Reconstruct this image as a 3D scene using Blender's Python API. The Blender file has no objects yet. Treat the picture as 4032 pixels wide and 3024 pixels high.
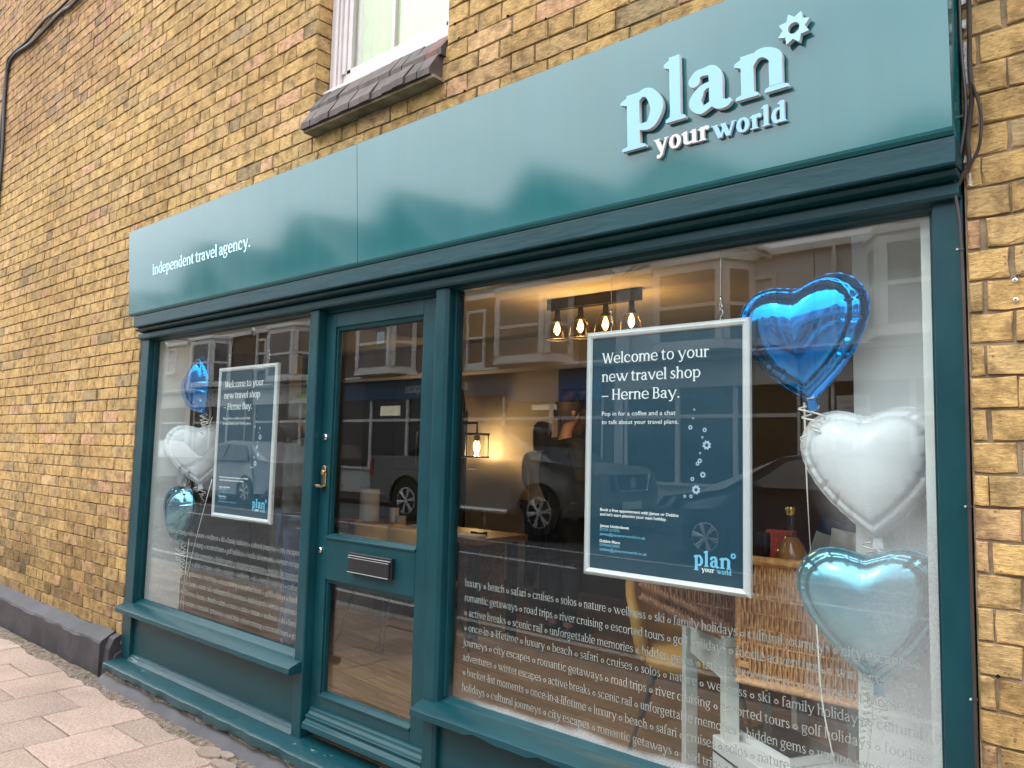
import bpy, bmesh, math, random
import numpy as np
from mathutils import Vector, Matrix, geometry
random.seed(7); rng = np.random.default_rng(7)
R = math.radians
SC = bpy.context.scene
COL = SC.collection

# ------------------------------------------------------------------ camera
EYE = (0.0, -2.19454, 1.49901)
YAW, PITCH, ROLL, FPX = -0.715414, 0.087093, 0.023659, 3028.0
_f = Vector((math.sin(YAW)*math.cos(PITCH), math.cos(YAW)*math.cos(PITCH), math.sin(PITCH)))
_r0 = Vector((math.cos(YAW), -math.sin(YAW), 0)); _u0 = _r0.cross(_f)
_r = _r0*math.cos(ROLL) + _u0*math.sin(ROLL); _u = _u0*math.cos(ROLL) - _r0*math.sin(ROLL)
cd = bpy.data.cameras.new('camera'); cam = bpy.data.objects.new('camera', cd); COL.objects.link(cam)
cd.sensor_width = 36.0; cd.lens = FPX/4032*36.0; cd.clip_start = 0.05; cd.clip_end = 500
cam.matrix_world = Matrix(((_r.x, _u.x, -_f.x, EYE[0]), (_r.y, _u.y, -_f.y, EYE[1]), (_r.z, _u.z, -_f.z, EYE[2]), (0, 0, 0, 1)))
SC.camera = cam

# ------------------------------------------------------------------ world, sun, exposure
W = bpy.data.worlds.new('World'); SC.world = W; W.use_nodes = True
SUN_EL, SUN_AZ = R(42), R(218)
nt = W.node_tree; bg = nt.nodes['Background']
sky = nt.nodes.new('ShaderNodeTexSky'); sky.sky_type = 'NISHITA'; sky.sun_disc = False
sky.sun_elevation = SUN_EL; sky.sun_rotation = SUN_AZ; sky.dust_density = 3.0; sky.air_density = 1.0
wtc = nt.nodes.new('ShaderNodeTexCoord'); wmp = nt.nodes.new('ShaderNodeMapping'); wmp.inputs['Scale'].default_value = (1, 1, 2.4)
wnz = nt.nodes.new('ShaderNodeTexNoise'); wnz.inputs['Scale'].default_value = 2.3; wnz.inputs['Detail'].default_value = 5
wrp = nt.nodes.new('ShaderNodeValToRGB')
wrp.color_ramp.elements[0].position = 0.3; wrp.color_ramp.elements[0].color = (15.5, 17.2, 19.5, 1)
wrp.color_ramp.elements[1].position = 0.72; wrp.color_ramp.elements[1].color = (25, 25.6, 26.2, 1)
wmx = nt.nodes.new('ShaderNodeMix'); wmx.data_type = 'RGBA'; wmx.inputs[0].default_value = 0.92
nt.links.new(wtc.outputs['Generated'], wmp.inputs[0]); nt.links.new(wmp.outputs[0], wnz.inputs['Vector']); nt.links.new(wnz.outputs['Fac'], wrp.inputs[0])
# an overcast sky is darker near the horizon than overhead
wsp = nt.nodes.new('ShaderNodeSeparateXYZ'); wmr = nt.nodes.new('ShaderNodeMapRange'); wmr.inputs[1].default_value = 0; wmr.inputs[2].default_value = 1; wmr.inputs[3].default_value = .41; wmr.inputs[4].default_value = 2.15
wml = nt.nodes.new('ShaderNodeMix'); wml.data_type = 'RGBA'; wml.blend_type = 'MULTIPLY'; wml.inputs[0].default_value = 1
nt.links.new(wtc.outputs['Generated'], wsp.inputs[0]); nt.links.new(wsp.outputs[2], wmr.inputs[0]); nt.links.new(wrp.outputs[0], wml.inputs[6]); nt.links.new(wmr.outputs[0], wml.inputs[7])
nt.links.new(sky.outputs[0], wmx.inputs[6]); nt.links.new(wml.outputs[2], wmx.inputs[7]); nt.links.new(wmx.outputs[2], bg.inputs[0])
bg.inputs[1].default_value = 0.15
sl = bpy.data.lights.new('sun', 'SUN'); sl.energy = 0.8; sl.angle = R(12); sl.color = (1.0, 0.93, 0.83)
sun = bpy.data.objects.new('sun', sl); COL.objects.link(sun)
_sd = Vector((math.sin(SUN_AZ)*math.cos(SUN_EL), math.cos(SUN_AZ)*math.cos(SUN_EL), math.sin(SUN_EL)))
sun.rotation_euler = _sd.to_track_quat('Z', 'Y').to_euler(); sun.location = _sd*30
SC.view_settings.view_transform = 'Standard'; SC.view_settings.look = 'None'; SC.view_settings.gamma = 1.0
SC.view_settings.exposure = -0.02
SC.cycles.use_denoising = True
SC.cycles.max_bounces = 8; SC.cycles.diffuse_bounces = 4; SC.cycles.glossy_bounces = 4; SC.cycles.transparent_max_bounces = 16
SC.cycles.caustics_reflective = False; SC.cycles.caustics_refractive = False; SC.cycles.sample_clamp_indirect = 4

# ------------------------------------------------------------------ mesh helpers
class MB:
    """collects shapes; build() links them as one mesh object"""
    def __init__(s): s.v = []; s.f = []; s.m = []; s.c = []
    def add(s, vs, fs, mi=0, col=None):
        o = len(s.v); s.v.extend([tuple(map(float, p)) for p in vs])
        for f in fs: s.f.append(tuple(i+o for i in f)); s.m.append(mi); s.c.append(col)
        return s
    def box(s, x0, x1, y0, y1, z0, z1, mi=0):
        vs = [(x0,y0,z0),(x1,y0,z0),(x1,y1,z0),(x0,y1,z0),(x0,y0,z1),(x1,y0,z1),(x1,y1,z1),(x0,y1,z1)]
        return s.add(vs, [(0,3,2,1),(4,5,6,7),(0,1,5,4),(1,2,6,5),(2,3,7,6),(3,0,4,7)], mi)
    def prism_x(s, prof, x0, x1, mi=0):            # profile in (y,z), ccw seen from +x
        n = len(prof)
        vs = [(x0,y,z) for y,z in prof] + [(x1,y,z) for y,z in prof]
        fs = [tuple(range(n))[::-1], tuple(range(n,2*n))] + [(i,(i+1)%n,(i+1)%n+n,i+n) for i in range(n)]
        return s.add(vs, fs, mi)
    def prism_z(s, prof, z0, z1, mi=0):            # profile in (x,y)
        n = len(prof)
        vs = [(x,y,z0) for x,y in prof] + [(x,y,z1) for x,y in prof]
        fs = [tuple(range(n))[::-1], tuple(range(n,2*n))] + [(i,(i+1)%n,(i+1)%n+n,i+n) for i in range(n)]
        return s.add(vs, fs, mi)
    def prism_y(s, prof, y0, y1, mi=0):            # profile in (x,z)
        n = len(prof)
        vs = [(x,y0,z) for x,z in prof] + [(x,y1,z) for x,z in prof]
        fs = [tuple(range(n)), tuple(range(n,2*n))[::-1]] + [(i,i+n,(i+1)%n+n,(i+1)%n) for i in range(n)]
        return s.add(vs, fs, mi)
    def tube(s, pts, r, n=8, cap=True, mi=0):
        P = [Vector(p) for p in pts]; m = len(P); rs = r if isinstance(r, (list, tuple)) else [r]*m
        vs = []; prev = None
        for i, p in enumerate(P):
            t = (P[min(i+1, m-1)] - P[max(i-1, 0)]).normalized()
            if prev is None:
                a = Vector((0,0,1)) if abs(t.z) < .9 else Vector((1,0,0))
                u = t.cross(a).normalized()
            else: u = (prev - t*prev.dot(t)).normalized()
            prev = u; w = t.cross(u)
            for k in range(n):
                a = 2*math.pi*k/n; q = p + (u*math.cos(a) + w*math.sin(a))*rs[i]; vs.append(q[:])
        fs = [(i*n+k, i*n+(k+1)%n, (i+1)*n+(k+1)%n, (i+1)*n+k) for i in range(m-1) for k in range(n)]
        if cap: fs += [tuple(range(n))[::-1], tuple(range((m-1)*n, m*n))]
        return s.add(vs, fs, mi)
    def lathe(s, prof, c=(0,0,0), n=24, axis='z', mi=0):   # prof: (radius, height)
        vs = []
        for r_, h in prof:
            for k in range(n):
                a = 2*math.pi*k/n; x, y = r_*math.cos(a), r_*math.sin(a)
                vs.append({'z': (c[0]+x, c[1]+y, c[2]+h), 'y': (c[0]+x, c[1]+h, c[2]-y), 'x': (c[0]+h, c[1]+x, c[2]+y)}[axis])
        m = len(prof)
        fs = [(i*n+k, i*n+(k+1)%n, (i+1)*n+(k+1)%n, (i+1)*n+k) for i in range(m-1) for k in range(n)]
        fs += [tuple(range(n))[::-1], tuple(range((m-1)*n, m*n))]
        return s.add(vs, fs, mi)
    def rot(s, a, c=(0,0,0), axis='z'):
        M = Matrix.Translation(c) @ Matrix.Rotation(a, 4, axis.upper()) @ Matrix.Translation(-Vector(c))
        s.v = [tuple(M @ Vector(p)) for p in s.v]; return s
    def merge(s, o, mi=None):
        off = len(s.v); s.v.extend(o.v)
        for f, m, c in zip(o.f, o.m, o.c): s.f.append(tuple(i+off for i in f)); s.m.append(m if mi is None else mi); s.c.append(c)
        return s
ORIGIN = {}
def build(name, mb, mats, parent=None, smooth=False, bevel=0.0, world=True, angle=40):
    """one mesh object; world=True: the shape is in world coordinates and is re-based on its thing"""
    me = bpy.data.meshes.new(name)
    o0 = ORIGIN.get(parent.name, (0,0,0)) if (parent and world) else (0,0,0)
    if world and parent is None and mb.v:
        a = np.array(mb.v); o0 = ((a[:,0].min()+a[:,0].max())/2, (a[:,1].min()+a[:,1].max())/2, a[:,2].min())
    vs = (np.array(mb.v) - np.array(o0)).tolist()
    me.from_pydata(vs, [], mb.f); me.validate(clean_customdata=False)
    if not isinstance(mats, (list, tuple)): mats = [mats]
    for m in mats: me.materials.append(m)
    if len(mats) > 1 and len(me.polygons) == len(mb.m): me.polygons.foreach_set('material_index', mb.m)
    if any(c is not None for c in mb.c) and len(me.polygons) == len(mb.c):
        at = me.color_attributes.new('tint', 'FLOAT_COLOR', 'CORNER')
        arr = np.ones((len(me.loops), 4), np.float32)
        tot = np.array([len(f) for f in mb.f]); cols = np.array([c if c is not None else (1,1,1,1) for c in mb.c], np.float32)
        arr[:] = np.repeat(cols, tot, 0); at.data.foreach_set('color', arr.ravel())
    o = bpy.data.objects.new(name, me); COL.objects.link(o)
    if parent: o.parent = parent; ORIGIN[o.name] = ORIGIN.get(parent.name, (0,0,0))
    elif world: o.location = o0; ORIGIN[o.name] = o0
    if smooth:
        me.shade_smooth()
        if smooth != 'all': me.set_sharp_from_angle(angle=R(angle))
    if bevel:
        b = o.modifiers.new('bevel', 'BEVEL'); b.width = bevel; b.segments = 2; b.limit_method = 'ANGLE'; b.angle_limit = R(35)
    return o
def thing(name, label, cat, loc=(0,0,0), rz=0.0, group=None):
    o = bpy.data.objects.new(name, None); COL.objects.link(o); o.empty_display_size = .1
    o.location = loc; o.rotation_euler = (0,0,rz); ORIGIN[o.name] = tuple(loc)
    o['label'] = label; o['category'] = cat
    if group: o['group'] = group
    return o
def tag(o, label=None, cat=None, group=None, kind=None):
    for k, v in (('label', label), ('category', cat), ('group', group), ('kind', kind)):
        if v: o[k] = v
    return o
def copy_tree(o, parent=None):
    c = o.copy(); COL.objects.link(c)
    if parent: c.parent = parent
    ORIGIN[c.name] = ORIGIN.get(o.name, (0,0,0))
    for ch in [q for q in bpy.data.objects if q.parent == o]: copy_tree(ch, c)
    return c

# ------------------------------------------------------------------ materials
def _n(nt, typ, **kw):
    n = nt.nodes.new(typ)
    for k, v in kw.items():
        if k in n.inputs: n.inputs[k].default_value = v
        else: setattr(n, k, v)
    return n
def pmat(name, col, rough=.5, metal=0.0, var=.12, vscale=6.0, bump=0.0, bscale=60.0, col2=None, stretch=(1,1,1), spec=.5,
         coat=0.0, rvar=0.0, alpha=1.0, trans=0.0, emit=None, estr=0.0, detail=4.0, attr=False, lo=.35, hi=.65):
    m = bpy.data.materials.new(name); m.use_nodes = True; nt = m.node_tree; b = nt.nodes['Principled BSDF']; L = nt.links.new
    b.inputs['Roughness'].default_value = rough; b.inputs['Metallic'].default_value = metal
    b.inputs['Specular IOR Level'].default_value = spec; b.inputs['Coat Weight'].default_value = coat; b.inputs['Coat Roughness'].default_value = .12
    b.inputs['Transmission Weight'].default_value = trans; b.inputs['Alpha'].default_value = alpha
    tc = _n(nt, 'ShaderNodeTexCoord'); mp = _n(nt, 'ShaderNodeMapping'); mp.inputs['Scale'].default_value = stretch; L(tc.outputs['Object'], mp.inputs[0])
    nz = _n(nt, 'ShaderNodeTexNoise', Scale=vscale, Detail=detail); L(mp.outputs[0], nz.inputs['Vector'])
    if col2 is None: ca = tuple(c*(1-var) for c in col); cb = tuple(c*(1+var) for c in col)
    else: ca, cb = col, col2
    mr = _n(nt, 'ShaderNodeMapRange'); mr.inputs[1].default_value = lo; mr.inputs[2].default_value = hi; L(nz.outputs['Fac'], mr.inputs[0])
    mx = _n(nt, 'ShaderNodeMix', data_type='RGBA'); mx.inputs[6].default_value = (*ca, 1); mx.inputs[7].default_value = (*cb, 1); L(mr.outputs[0], mx.inputs[0])
    out = mx.outputs[2]
    if attr:
        at = _n(nt, 'ShaderNodeAttribute', attribute_name='tint'); ml = _n(nt, 'ShaderNodeMix', data_type='RGBA', blend_type='MULTIPLY'); ml.inputs[0].default_value = 1
        L(out, ml.inputs[6]); L(at.outputs['Color'], ml.inputs[7]); out = ml.outputs[2]
    L(out, b.inputs['Base Color'])
    if rvar:
        rr = _n(nt, 'ShaderNodeMapRange'); rr.inputs[3].default_value = max(rough-rvar, .02); rr.inputs[4].default_value = min(rough+rvar, 1); L(nz.outputs['Fac'], rr.inputs[0]); L(rr.outputs[0], b.inputs['Roughness'])
    if bump:
        bn = _n(nt, 'ShaderNodeTexNoise', Scale=bscale, Detail=6.0); L(mp.outputs[0], bn.inputs['Vector'])
        bp = _n(nt, 'ShaderNodeBump', Strength=bump, Distance=.004); L(bn.outputs['Fac'], bp.inputs['Height']); L(bp.outputs[0], b.inputs['Normal'])
    if emit: b.inputs['Emission Color'].default_value = (*emit, 1); b.inputs['Emission Strength'].default_value = estr
    m['bsdf'] = 0
    return m
def glass_mat(name, tint=(.93,.96,.95), fog=None, f0=.045):
    """clear pane: see-through plus a mirror reflection that grows with the angle; fog adds condensation on the inside"""
    m = bpy.data.materials.new(name); m.use_nodes = True; nt = m.node_tree; nt.nodes.remove(nt.nodes['Principled BSDF']); L = nt.links.new
    out = nt.nodes['Material Output']; tr = _n(nt, 'ShaderNodeBsdfTransparent'); tr.inputs[0].default_value = (*tint, 1)
    gl = _n(nt, 'ShaderNodeBsdfGlossy'); gl.inputs['Roughness'].default_value = 0.0
    ge = _n(nt, 'ShaderNodeNewGeometry'); dt = _n(nt, 'ShaderNodeVectorMath', operation='DOT_PRODUCT'); L(ge.outputs['Normal'], dt.inputs[0]); L(ge.outputs['Incoming'], dt.inputs[1])
    ab = _n(nt, 'ShaderNodeMath', operation='ABSOLUTE'); L(dt.outputs['Value'], ab.inputs[0])
    om = _n(nt, 'ShaderNodeMath', operation='SUBTRACT'); om.inputs[0].default_value = 1; L(ab.outputs[0], om.inputs[1])
    pw = _n(nt, 'ShaderNodeMath', operation='POWER'); pw.inputs[1].default_value = 5; L(om.outputs[0], pw.inputs[0])
    ma = _n(nt, 'ShaderNodeMath', operation='MULTIPLY_ADD'); ma.inputs[1].default_value = 1-f0; ma.inputs[2].default_value = f0; L(pw.outputs[0], ma.inputs[0])
    mx = _n(nt, 'ShaderNodeMixShader'); L(ma.outputs[0], mx.inputs[0]); L(tr.outputs[0], mx.inputs[1]); L(gl.outputs[0], mx.inputs[2])
    sh = mx.outputs[0]
    if fog: sh = fog(nt, sh)
    L(sh, out.inputs[0]); return m
def principled(m): return m.node_tree.nodes['Principled BSDF']
# ------------------------------------------------------------------ brick, paint and other custom materials
def brick_mat():
    m = bpy.data.materials.new('stock_brick'); m.use_nodes = True; nt = m.node_tree; b = nt.nodes['Principled BSDF']; L = nt.links.new
    b.inputs['Roughness'].default_value = .9; b.inputs['Specular IOR Level'].default_value = .25
    at = _n(nt, 'ShaderNodeAttribute', attribute_name='tint'); tc = _n(nt, 'ShaderNodeTexCoord')
    n1 = _n(nt, 'ShaderNodeTexNoise', Scale=17.0, Detail=7.0, Roughness=.65); L(tc.outputs['Object'], n1.inputs['Vector'])
    r1 = _n(nt, 'ShaderNodeMapRange'); r1.inputs[1].default_value = .44; r1.inputs[2].default_value = .66; L(n1.outputs['Fac'], r1.inputs[0])
    m1 = _n(nt, 'ShaderNodeMix', data_type='RGBA', blend_type='MULTIPLY'); m1.inputs[7].default_value = (.42,.40,.39,1); L(at.outputs['Color'], m1.inputs[6])
    f1 = _n(nt, 'ShaderNodeMath', operation='MULTIPLY'); f1.inputs[1].default_value = .9; L(r1.outputs[0], f1.inputs[0]); L(f1.outputs[0], m1.inputs[0])
    mp = _n(nt, 'ShaderNodeMapping'); mp.inputs['Scale'].default_value = (1,1,3.2); L(tc.outputs['Object'], mp.inputs[0])
    n2 = _n(nt, 'ShaderNodeTexNoise', Scale=46.0, Detail=8.0, Roughness=.7); L(mp.outputs[0], n2.inputs['Vector'])
    r2 = _n(nt, 'ShaderNodeMapRange'); r2.inputs[1].default_value = .3; r2.inputs[2].default_value = .72; r2.inputs[3].default_value = .62; r2.inputs[4].default_value = 1.30; L(n2.outputs['Fac'], r2.inputs[0])
    m2 = _n(nt, 'ShaderNodeMix', data_type='RGBA', blend_type='MULTIPLY'); m2.inputs[0].default_value = 1; L(m1.outputs[2], m2.inputs[6]); L(r2.outputs[0], m2.inputs[7])
    # pits
    vo = _n(nt, 'ShaderNodeTexVoronoi', Scale=70.0); L(tc.outputs['Object'], vo.inputs['Vector'])
    n3 = _n(nt, 'ShaderNodeTexNoise', Scale=24.0, Detail=2.0); L(tc.outputs['Object'], n3.inputs['Vector'])
    th = _n(nt, 'ShaderNodeMapRange'); th.inputs[1].default_value = .45; th.inputs[2].default_value = .75; th.inputs[3].default_value = 0; th.inputs[4].default_value = .3; L(n3.outputs['Fac'], th.inputs[0])
    lt = _n(nt, 'ShaderNodeMath', operation='LESS_THAN'); L(vo.outputs['Distance'], lt.inputs[0]); L(th.outputs[0], lt.inputs[1])
    m3 = _n(nt, 'ShaderNodeMix', data_type='RGBA', blend_type='MULTIPLY'); m3.inputs[7].default_value = (.35,.30,.26,1); L(m2.outputs[2], m3.inputs[6])
    f3 = _n(nt, 'ShaderNodeMath', operation='MULTIPLY'); f3.inputs[1].default_value = .75; L(lt.outputs[0], f3.inputs[0]); L(f3.outputs[0], m3.inputs[0])
    # soot and weather in broad clouds
    n4 = _n(nt, 'ShaderNodeTexNoise', Scale=.9, Detail=5.0); L(tc.outputs['Object'], n4.inputs['Vector'])
    r4 = _n(nt, 'ShaderNodeMapRange'); r4.inputs[1].default_value = .44; r4.inputs[2].default_value = .70; r4.inputs[4].default_value = .62; L(n4.outputs['Fac'], r4.inputs[0])
    m4 = _n(nt, 'ShaderNodeMix', data_type='RGBA', blend_type='MULTIPLY'); m4.inputs[7].default_value = (.68,.62,.60,1); L(m3.outputs[2], m4.inputs[6]); L(r4.outputs[0], m4.inputs[0])
    L(m4.outputs[2], b.inputs['Base Color'])
    bp = _n(nt, 'ShaderNodeBump', Strength=.75, Distance=.006); L(n2.outputs['Fac'], bp.inputs['Height'])
    b2 = _n(nt, 'ShaderNodeBump', Strength=.5, Distance=.003, invert=True); L(lt.outputs[0], b2.inputs['Height']); L(bp.outputs[0], b2.inputs['Normal']); L(b2.outputs[0], b.inputs['Normal'])
    return m
M = {}
M['brick'] = brick_mat()
M['joint'] = pmat('dark_joint_fill', (.02,.014,.01), .95, col2=(.07,.05,.036), vscale=40)
M['hole'] = pmat('dark_mortar_hole', (.012,.009,.007), .95)
M['mortar'] = pmat('lime_mortar', (.15,.108,.068), .95, col2=(.30,.225,.145), vscale=9, bump=.8, bscale=90, spec=.2)
M['soldier'] = pmat('sill_tile', (.050,.029,.024), .7, col2=(.085,.062,.054), vscale=14, bump=.5, bscale=70, attr=True)
M['fascia'] = pmat('fascia_coating', (.005,.110,.118), .10, var=.05, vscale=1.6, bump=.004, bscale=420, spec=.9, coat=.42, stretch=(5,1,.3), rvar=.025); principled(M['fascia']).inputs['Coat Roughness'].default_value = .085
M['paint'] = pmat('teal_gloss_paint', (.0036,.039,.047), .36, var=.12, vscale=9, bump=.30, bscale=34, stretch=(1,1,.5), spec=.27, rvar=.08)
M['paint_h'] = pmat('teal_gloss_paint_boards', (.0036,.038,.046), .36, var=.12, vscale=9, bump=.42, bscale=30, stretch=(.25,1,1), spec=.27, rvar=.08)
def worn_paint():
    m = pmat('worn_teal_paint', (.0038,.039,.047), .33, var=.1, vscale=9, bump=.35, bscale=40, stretch=(.4,1,1), spec=.5)
    nt = m.node_tree; b = principled(m); L = nt.links.new; src = b.inputs['Base Color'].links[0].from_socket
    tc = nt.nodes['Texture Coordinate']; n = _n(nt, 'ShaderNodeTexNoise', Scale=16.0, Detail=8.0, Roughness=.7); mp = _n(nt, 'ShaderNodeMapping'); mp.inputs['Scale'].default_value = (.35,1,1.5); L(tc.outputs['Object'], mp.inputs[0]); L(mp.outputs[0], n.inputs['Vector'])
    r = _n(nt, 'ShaderNodeMapRange'); r.inputs[1].default_value = .63; r.inputs[2].default_value = .68; L(n.outputs['Fac'], r.inputs[0])
    x = _n(nt, 'ShaderNodeMix', data_type='RGBA'); x.inputs[7].default_value = (.11,.19,.20,1); L(r.outputs[0], x.inputs[0]); L(src, x.inputs[6]); L(x.outputs[2], b.inputs['Base Color'])
    return m
M['worn'] = worn_paint()
def peeling_white():
    m = pmat('peeling_white_paint', (.54,.475,.455), .55, var=.05, vscale=10, bump=.25, bscale=40)
    nt = m.node_tree; b = principled(m); L = nt.links.new; src = b.inputs['Base Color'].links[0].from_socket; tc = nt.nodes['Texture Coordinate']
    mp = _n(nt, 'ShaderNodeMapping'); mp.inputs['Scale'].default_value = (1,1,3.5); L(tc.outputs['Object'], mp.inputs[0])
    n = _n(nt, 'ShaderNodeTexNoise', Scale=26.0, Detail=8.0, Roughness=.75); L(mp.outputs[0], n.inputs['Vector'])
    sp = _n(nt, 'ShaderNodeSeparateXYZ'); L(tc.outputs['Object'], sp.inputs[0])
    h = _n(nt, 'ShaderNodeMapRange'); h.inputs[1].default_value = 3.12; h.inputs[2].default_value = 3.33; h.inputs[3].default_value = .14; h.inputs[4].default_value = -.16; L(sp.outputs['Z'], h.inputs[0])
    a = _n(nt, 'ShaderNodeMath', operation='ADD'); L(n.outputs['Fac'], a.inputs[0]); L(h.outputs[0], a.inputs[1])
    r = _n(nt, 'ShaderNodeMapRange'); r.inputs[1].default_value = .60; r.inputs[2].default_value = .64; L(a.outputs[0], r.inputs[0])
    x = _n(nt, 'ShaderNodeMix', data_type='RGBA'); x.inputs[7].default_value = (.20,.14,.125,1); L(r.outputs[0], x.inputs[0]); L(src, x.inputs[6]); L(x.outputs[2], b.inputs['Base Color'])
    return m
M['peel'] = peeling_white()
M['plinth'] = pmat('black_bitumen_paint', (.016,.014,.016), .6, col2=(.036,.032,.035), vscale=5, bump=.5, bscale=26)
M['dirt'] = pmat('gritty_dirt', (.06,.042,.03), .95, col2=(.17,.125,.09), vscale=30, bump=1.0, bscale=120)
M['slab'] = pmat('concrete_paving', (.200,.138,.105), .9, col2=(.370,.266,.205), vscale=70, bump=.55, bscale=240, lo=.2, hi=.7, attr=True, detail=9)
def speckle(m):
    nt = m.node_tree; b = principled(m); L = nt.links.new; src = b.inputs['Base Color'].links[0].from_socket; tc = nt.nodes['Texture Coordinate']
    for sc, th, col in ((95.0, .20, (.62,.54,.48)), (70.0, .15, (.07,.05,.04)), (240.0, .26, (.50,.42,.36))):
        v = _n(nt, 'ShaderNodeTexVoronoi', Scale=sc); L(tc.outputs['Object'], v.inputs['Vector']); lt = _n(nt, 'ShaderNodeMath', operation='LESS_THAN'); lt.inputs[1].default_value = th; L(v.outputs['Distance'], lt.inputs[0])
        x = _n(nt, 'ShaderNodeMix', data_type='RGBA'); x.inputs[7].default_value = (*col, 1); L(src, x.inputs[6]); s = _n(nt, 'ShaderNodeMath', operation='MULTIPLY'); s.inputs[1].default_value = .55; L(lt.outputs[0], s.inputs[0]); L(s.outputs[0], x.inputs[0]); src = x.outputs[2]
    n = _n(nt, 'ShaderNodeTexNoise', Scale=2.2, Detail=6.0); L(tc.outputs['Object'], n.inputs['Vector']); r = _n(nt, 'ShaderNodeMapRange'); r.inputs[1].default_value = .35; r.inputs[2].default_value = .7; r.inputs[3].default_value = 1.08; r.inputs[4].default_value = .74; L(n.outputs['Fac'], r.inputs[0])
    x = _n(nt, 'ShaderNodeMix', data_type='RGBA', blend_type='MULTIPLY'); x.inputs[0].default_value = 1; L(src, x.inputs[6]); L(r.outputs[0], x.inputs[7]); L(x.outputs[2], b.inputs['Base Color'])
speckle(M['slab'])
M['grit'] = pmat('stone_chips', (.40,.37,.33), .8, vscale=20)
M['asphalt'] = pmat('asphalt', (.045,.045,.047), .85, col2=(.07,.07,.072), vscale=3, bump=.6, bscale=160)
M['roadline'] = pmat('road_paint', (.40,.40,.385), .7)
M['kerb'] = pmat('kerb_stone', (.26,.25,.235), .85, vscale=12, bump=.4)
M['letter_blue'] = pmat('pale_blue_acrylic', (.26,.49,.74), .35, var=.01)
M['letter_white'] = pmat('off_white_acrylic', (.62,.56,.56), .35, var=.01)
M['letter_side'] = pmat('white_acrylic_edge', (.58,.52,.52), .4, var=.01)
M['vinyl'] = pmat('frosted_vinyl', (.30,.30,.285), .5, var=.03)
M['poster_ink'] = pmat('white_ink', (.86,.88,.89), .5, var=.01)
M['poster_cyan'] = pmat('cyan_ink', (.19,.56,.80), .5, var=.01)
M['poster_dot'] = pmat('pale_blue_ink', (.40,.52,.66), .5, var=.01)
M['poster_navy'] = pmat('navy_poster', (.017,.055,.085), .28, var=.05, vscale=2, spec=.5)
M['alu'] = pmat('satin_aluminium', (.72,.71,.71), .34, metal=.25, var=.02)
M['steel'] = pmat('bright_steel', (.66,.66,.66), .22, metal=1, var=.03)
M['trim_steel'] = pmat('dull_steel_trim', (.30,.30,.30), .4, metal=1, var=.03)
M['brass'] = pmat('aged_brass', (.55,.42,.22), .30, metal=1, var=.15, vscale=40)
M['black'] = pmat('black_gloss', (.008,.007,.008), .4, var=.1)
M['blackmatt'] = pmat('black_matt_metal', (.016,.015,.015), .5, var=.1)
M['cable'] = pmat('cable_sheath', (.028,.021,.019), .45, var=.2)
M['cable_grey'] = pmat('weathered_cable', (.05,.038,.032), .85, spec=.2, var=.3, vscale=20)
M['white'] = pmat('white_emulsion', (.87,.86,.84), .7, var=.02, vscale=2)
M['upvc'] = pmat('white_gloss_frame', (.78,.77,.75), .35, var=.02)
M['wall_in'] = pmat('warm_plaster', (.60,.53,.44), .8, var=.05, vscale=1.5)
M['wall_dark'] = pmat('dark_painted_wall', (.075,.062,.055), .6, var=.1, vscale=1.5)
M['ceil'] = pmat('ceiling_paint', (.62,.58,.52), .8, var=.02)
def planks():
    m = bpy.data.materials.new('oak_planks'); m.use_nodes = True; nt = m.node_tree; b = principled(m); L = nt.links.new; b.inputs['Roughness'].default_value = .42
    tc = _n(nt, 'ShaderNodeTexCoord'); mp = _n(nt, 'ShaderNodeMapping'); mp.inputs['Rotation'].default_value = (0,0,R(6)); L(tc.outputs['Object'], mp.inputs[0])
    br = _n(nt, 'ShaderNodeTexBrick', offset=.37); br.inputs['Scale'].default_value = 1; br.inputs['Brick Width'].default_value = 1.3; br.inputs['Row Height'].default_value = .19; br.inputs['Mortar Size'].default_value = .0025
    br.inputs['Color1'].default_value = (.33,.20,.105,1); br.inputs['Color2'].default_value = (.22,.128,.066,1); br.inputs['Mortar'].default_value = (.03,.018,.01,1); L(mp.outputs[0], br.inputs['Vector'])
    m2 = _n(nt, 'ShaderNodeMapping'); m2.inputs['Scale'].default_value = (2.2,26,1); L(mp.outputs[0], m2.inputs[0])
    nz = _n(nt, 'ShaderNodeTexNoise', Scale=1.6, Detail=7.0, Distortion=1.2); L(m2.outputs[0], nz.inputs['Vector'])
    r = _n(nt, 'ShaderNodeMapRange'); r.inputs[1].default_value = .3; r.inputs[2].default_value = .7; r.inputs[3].default_value = .6; r.inputs[4].default_value = 1.35; L(nz.outputs['Fac'], r.inputs[0])
    x = _n(nt, 'ShaderNodeMix', data_type='RGBA', blend_type='MULTIPLY'); x.inputs[0].default_value = 1; L(br.outputs['Color'], x.inputs[6]); L(r.outputs[0], x.inputs[7]); L(x.outputs[2], b.inputs['Base Color'])
    return m
M['planks'] = planks()
M['walnut'] = pmat('walnut_veneer', (.14,.068,.034), .42, col2=(.24,.125,.062), vscale=3, stretch=(14,1.5,14), detail=7, bump=.1)
M['mustard'] = pmat('mustard_leather', (.60,.33,.085), .42, var=.08, vscale=5, bump=.2, bscale=300)
M['leg'] = pmat('black_leg', (.02,.018,.017), .4)
M['sage'] = pmat('pale_sage_paint', (.68,.69,.64), .5, var=.03)
def wicker(name, a, b_):
    m = pmat(name, a, .5, col2=b_, vscale=45, bump=.3, bscale=200, spec=.5); return m
M['wicker'] = wicker('honey_wicker', (.60,.265,.085), (.88,.48,.20))
M['wicker_dark'] = wicker('brown_wicker', (.24,.10,.045), (.40,.19,.09))
M['card'] = pmat('white_card', (.72,.70,.69), .6, var=.02)
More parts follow.
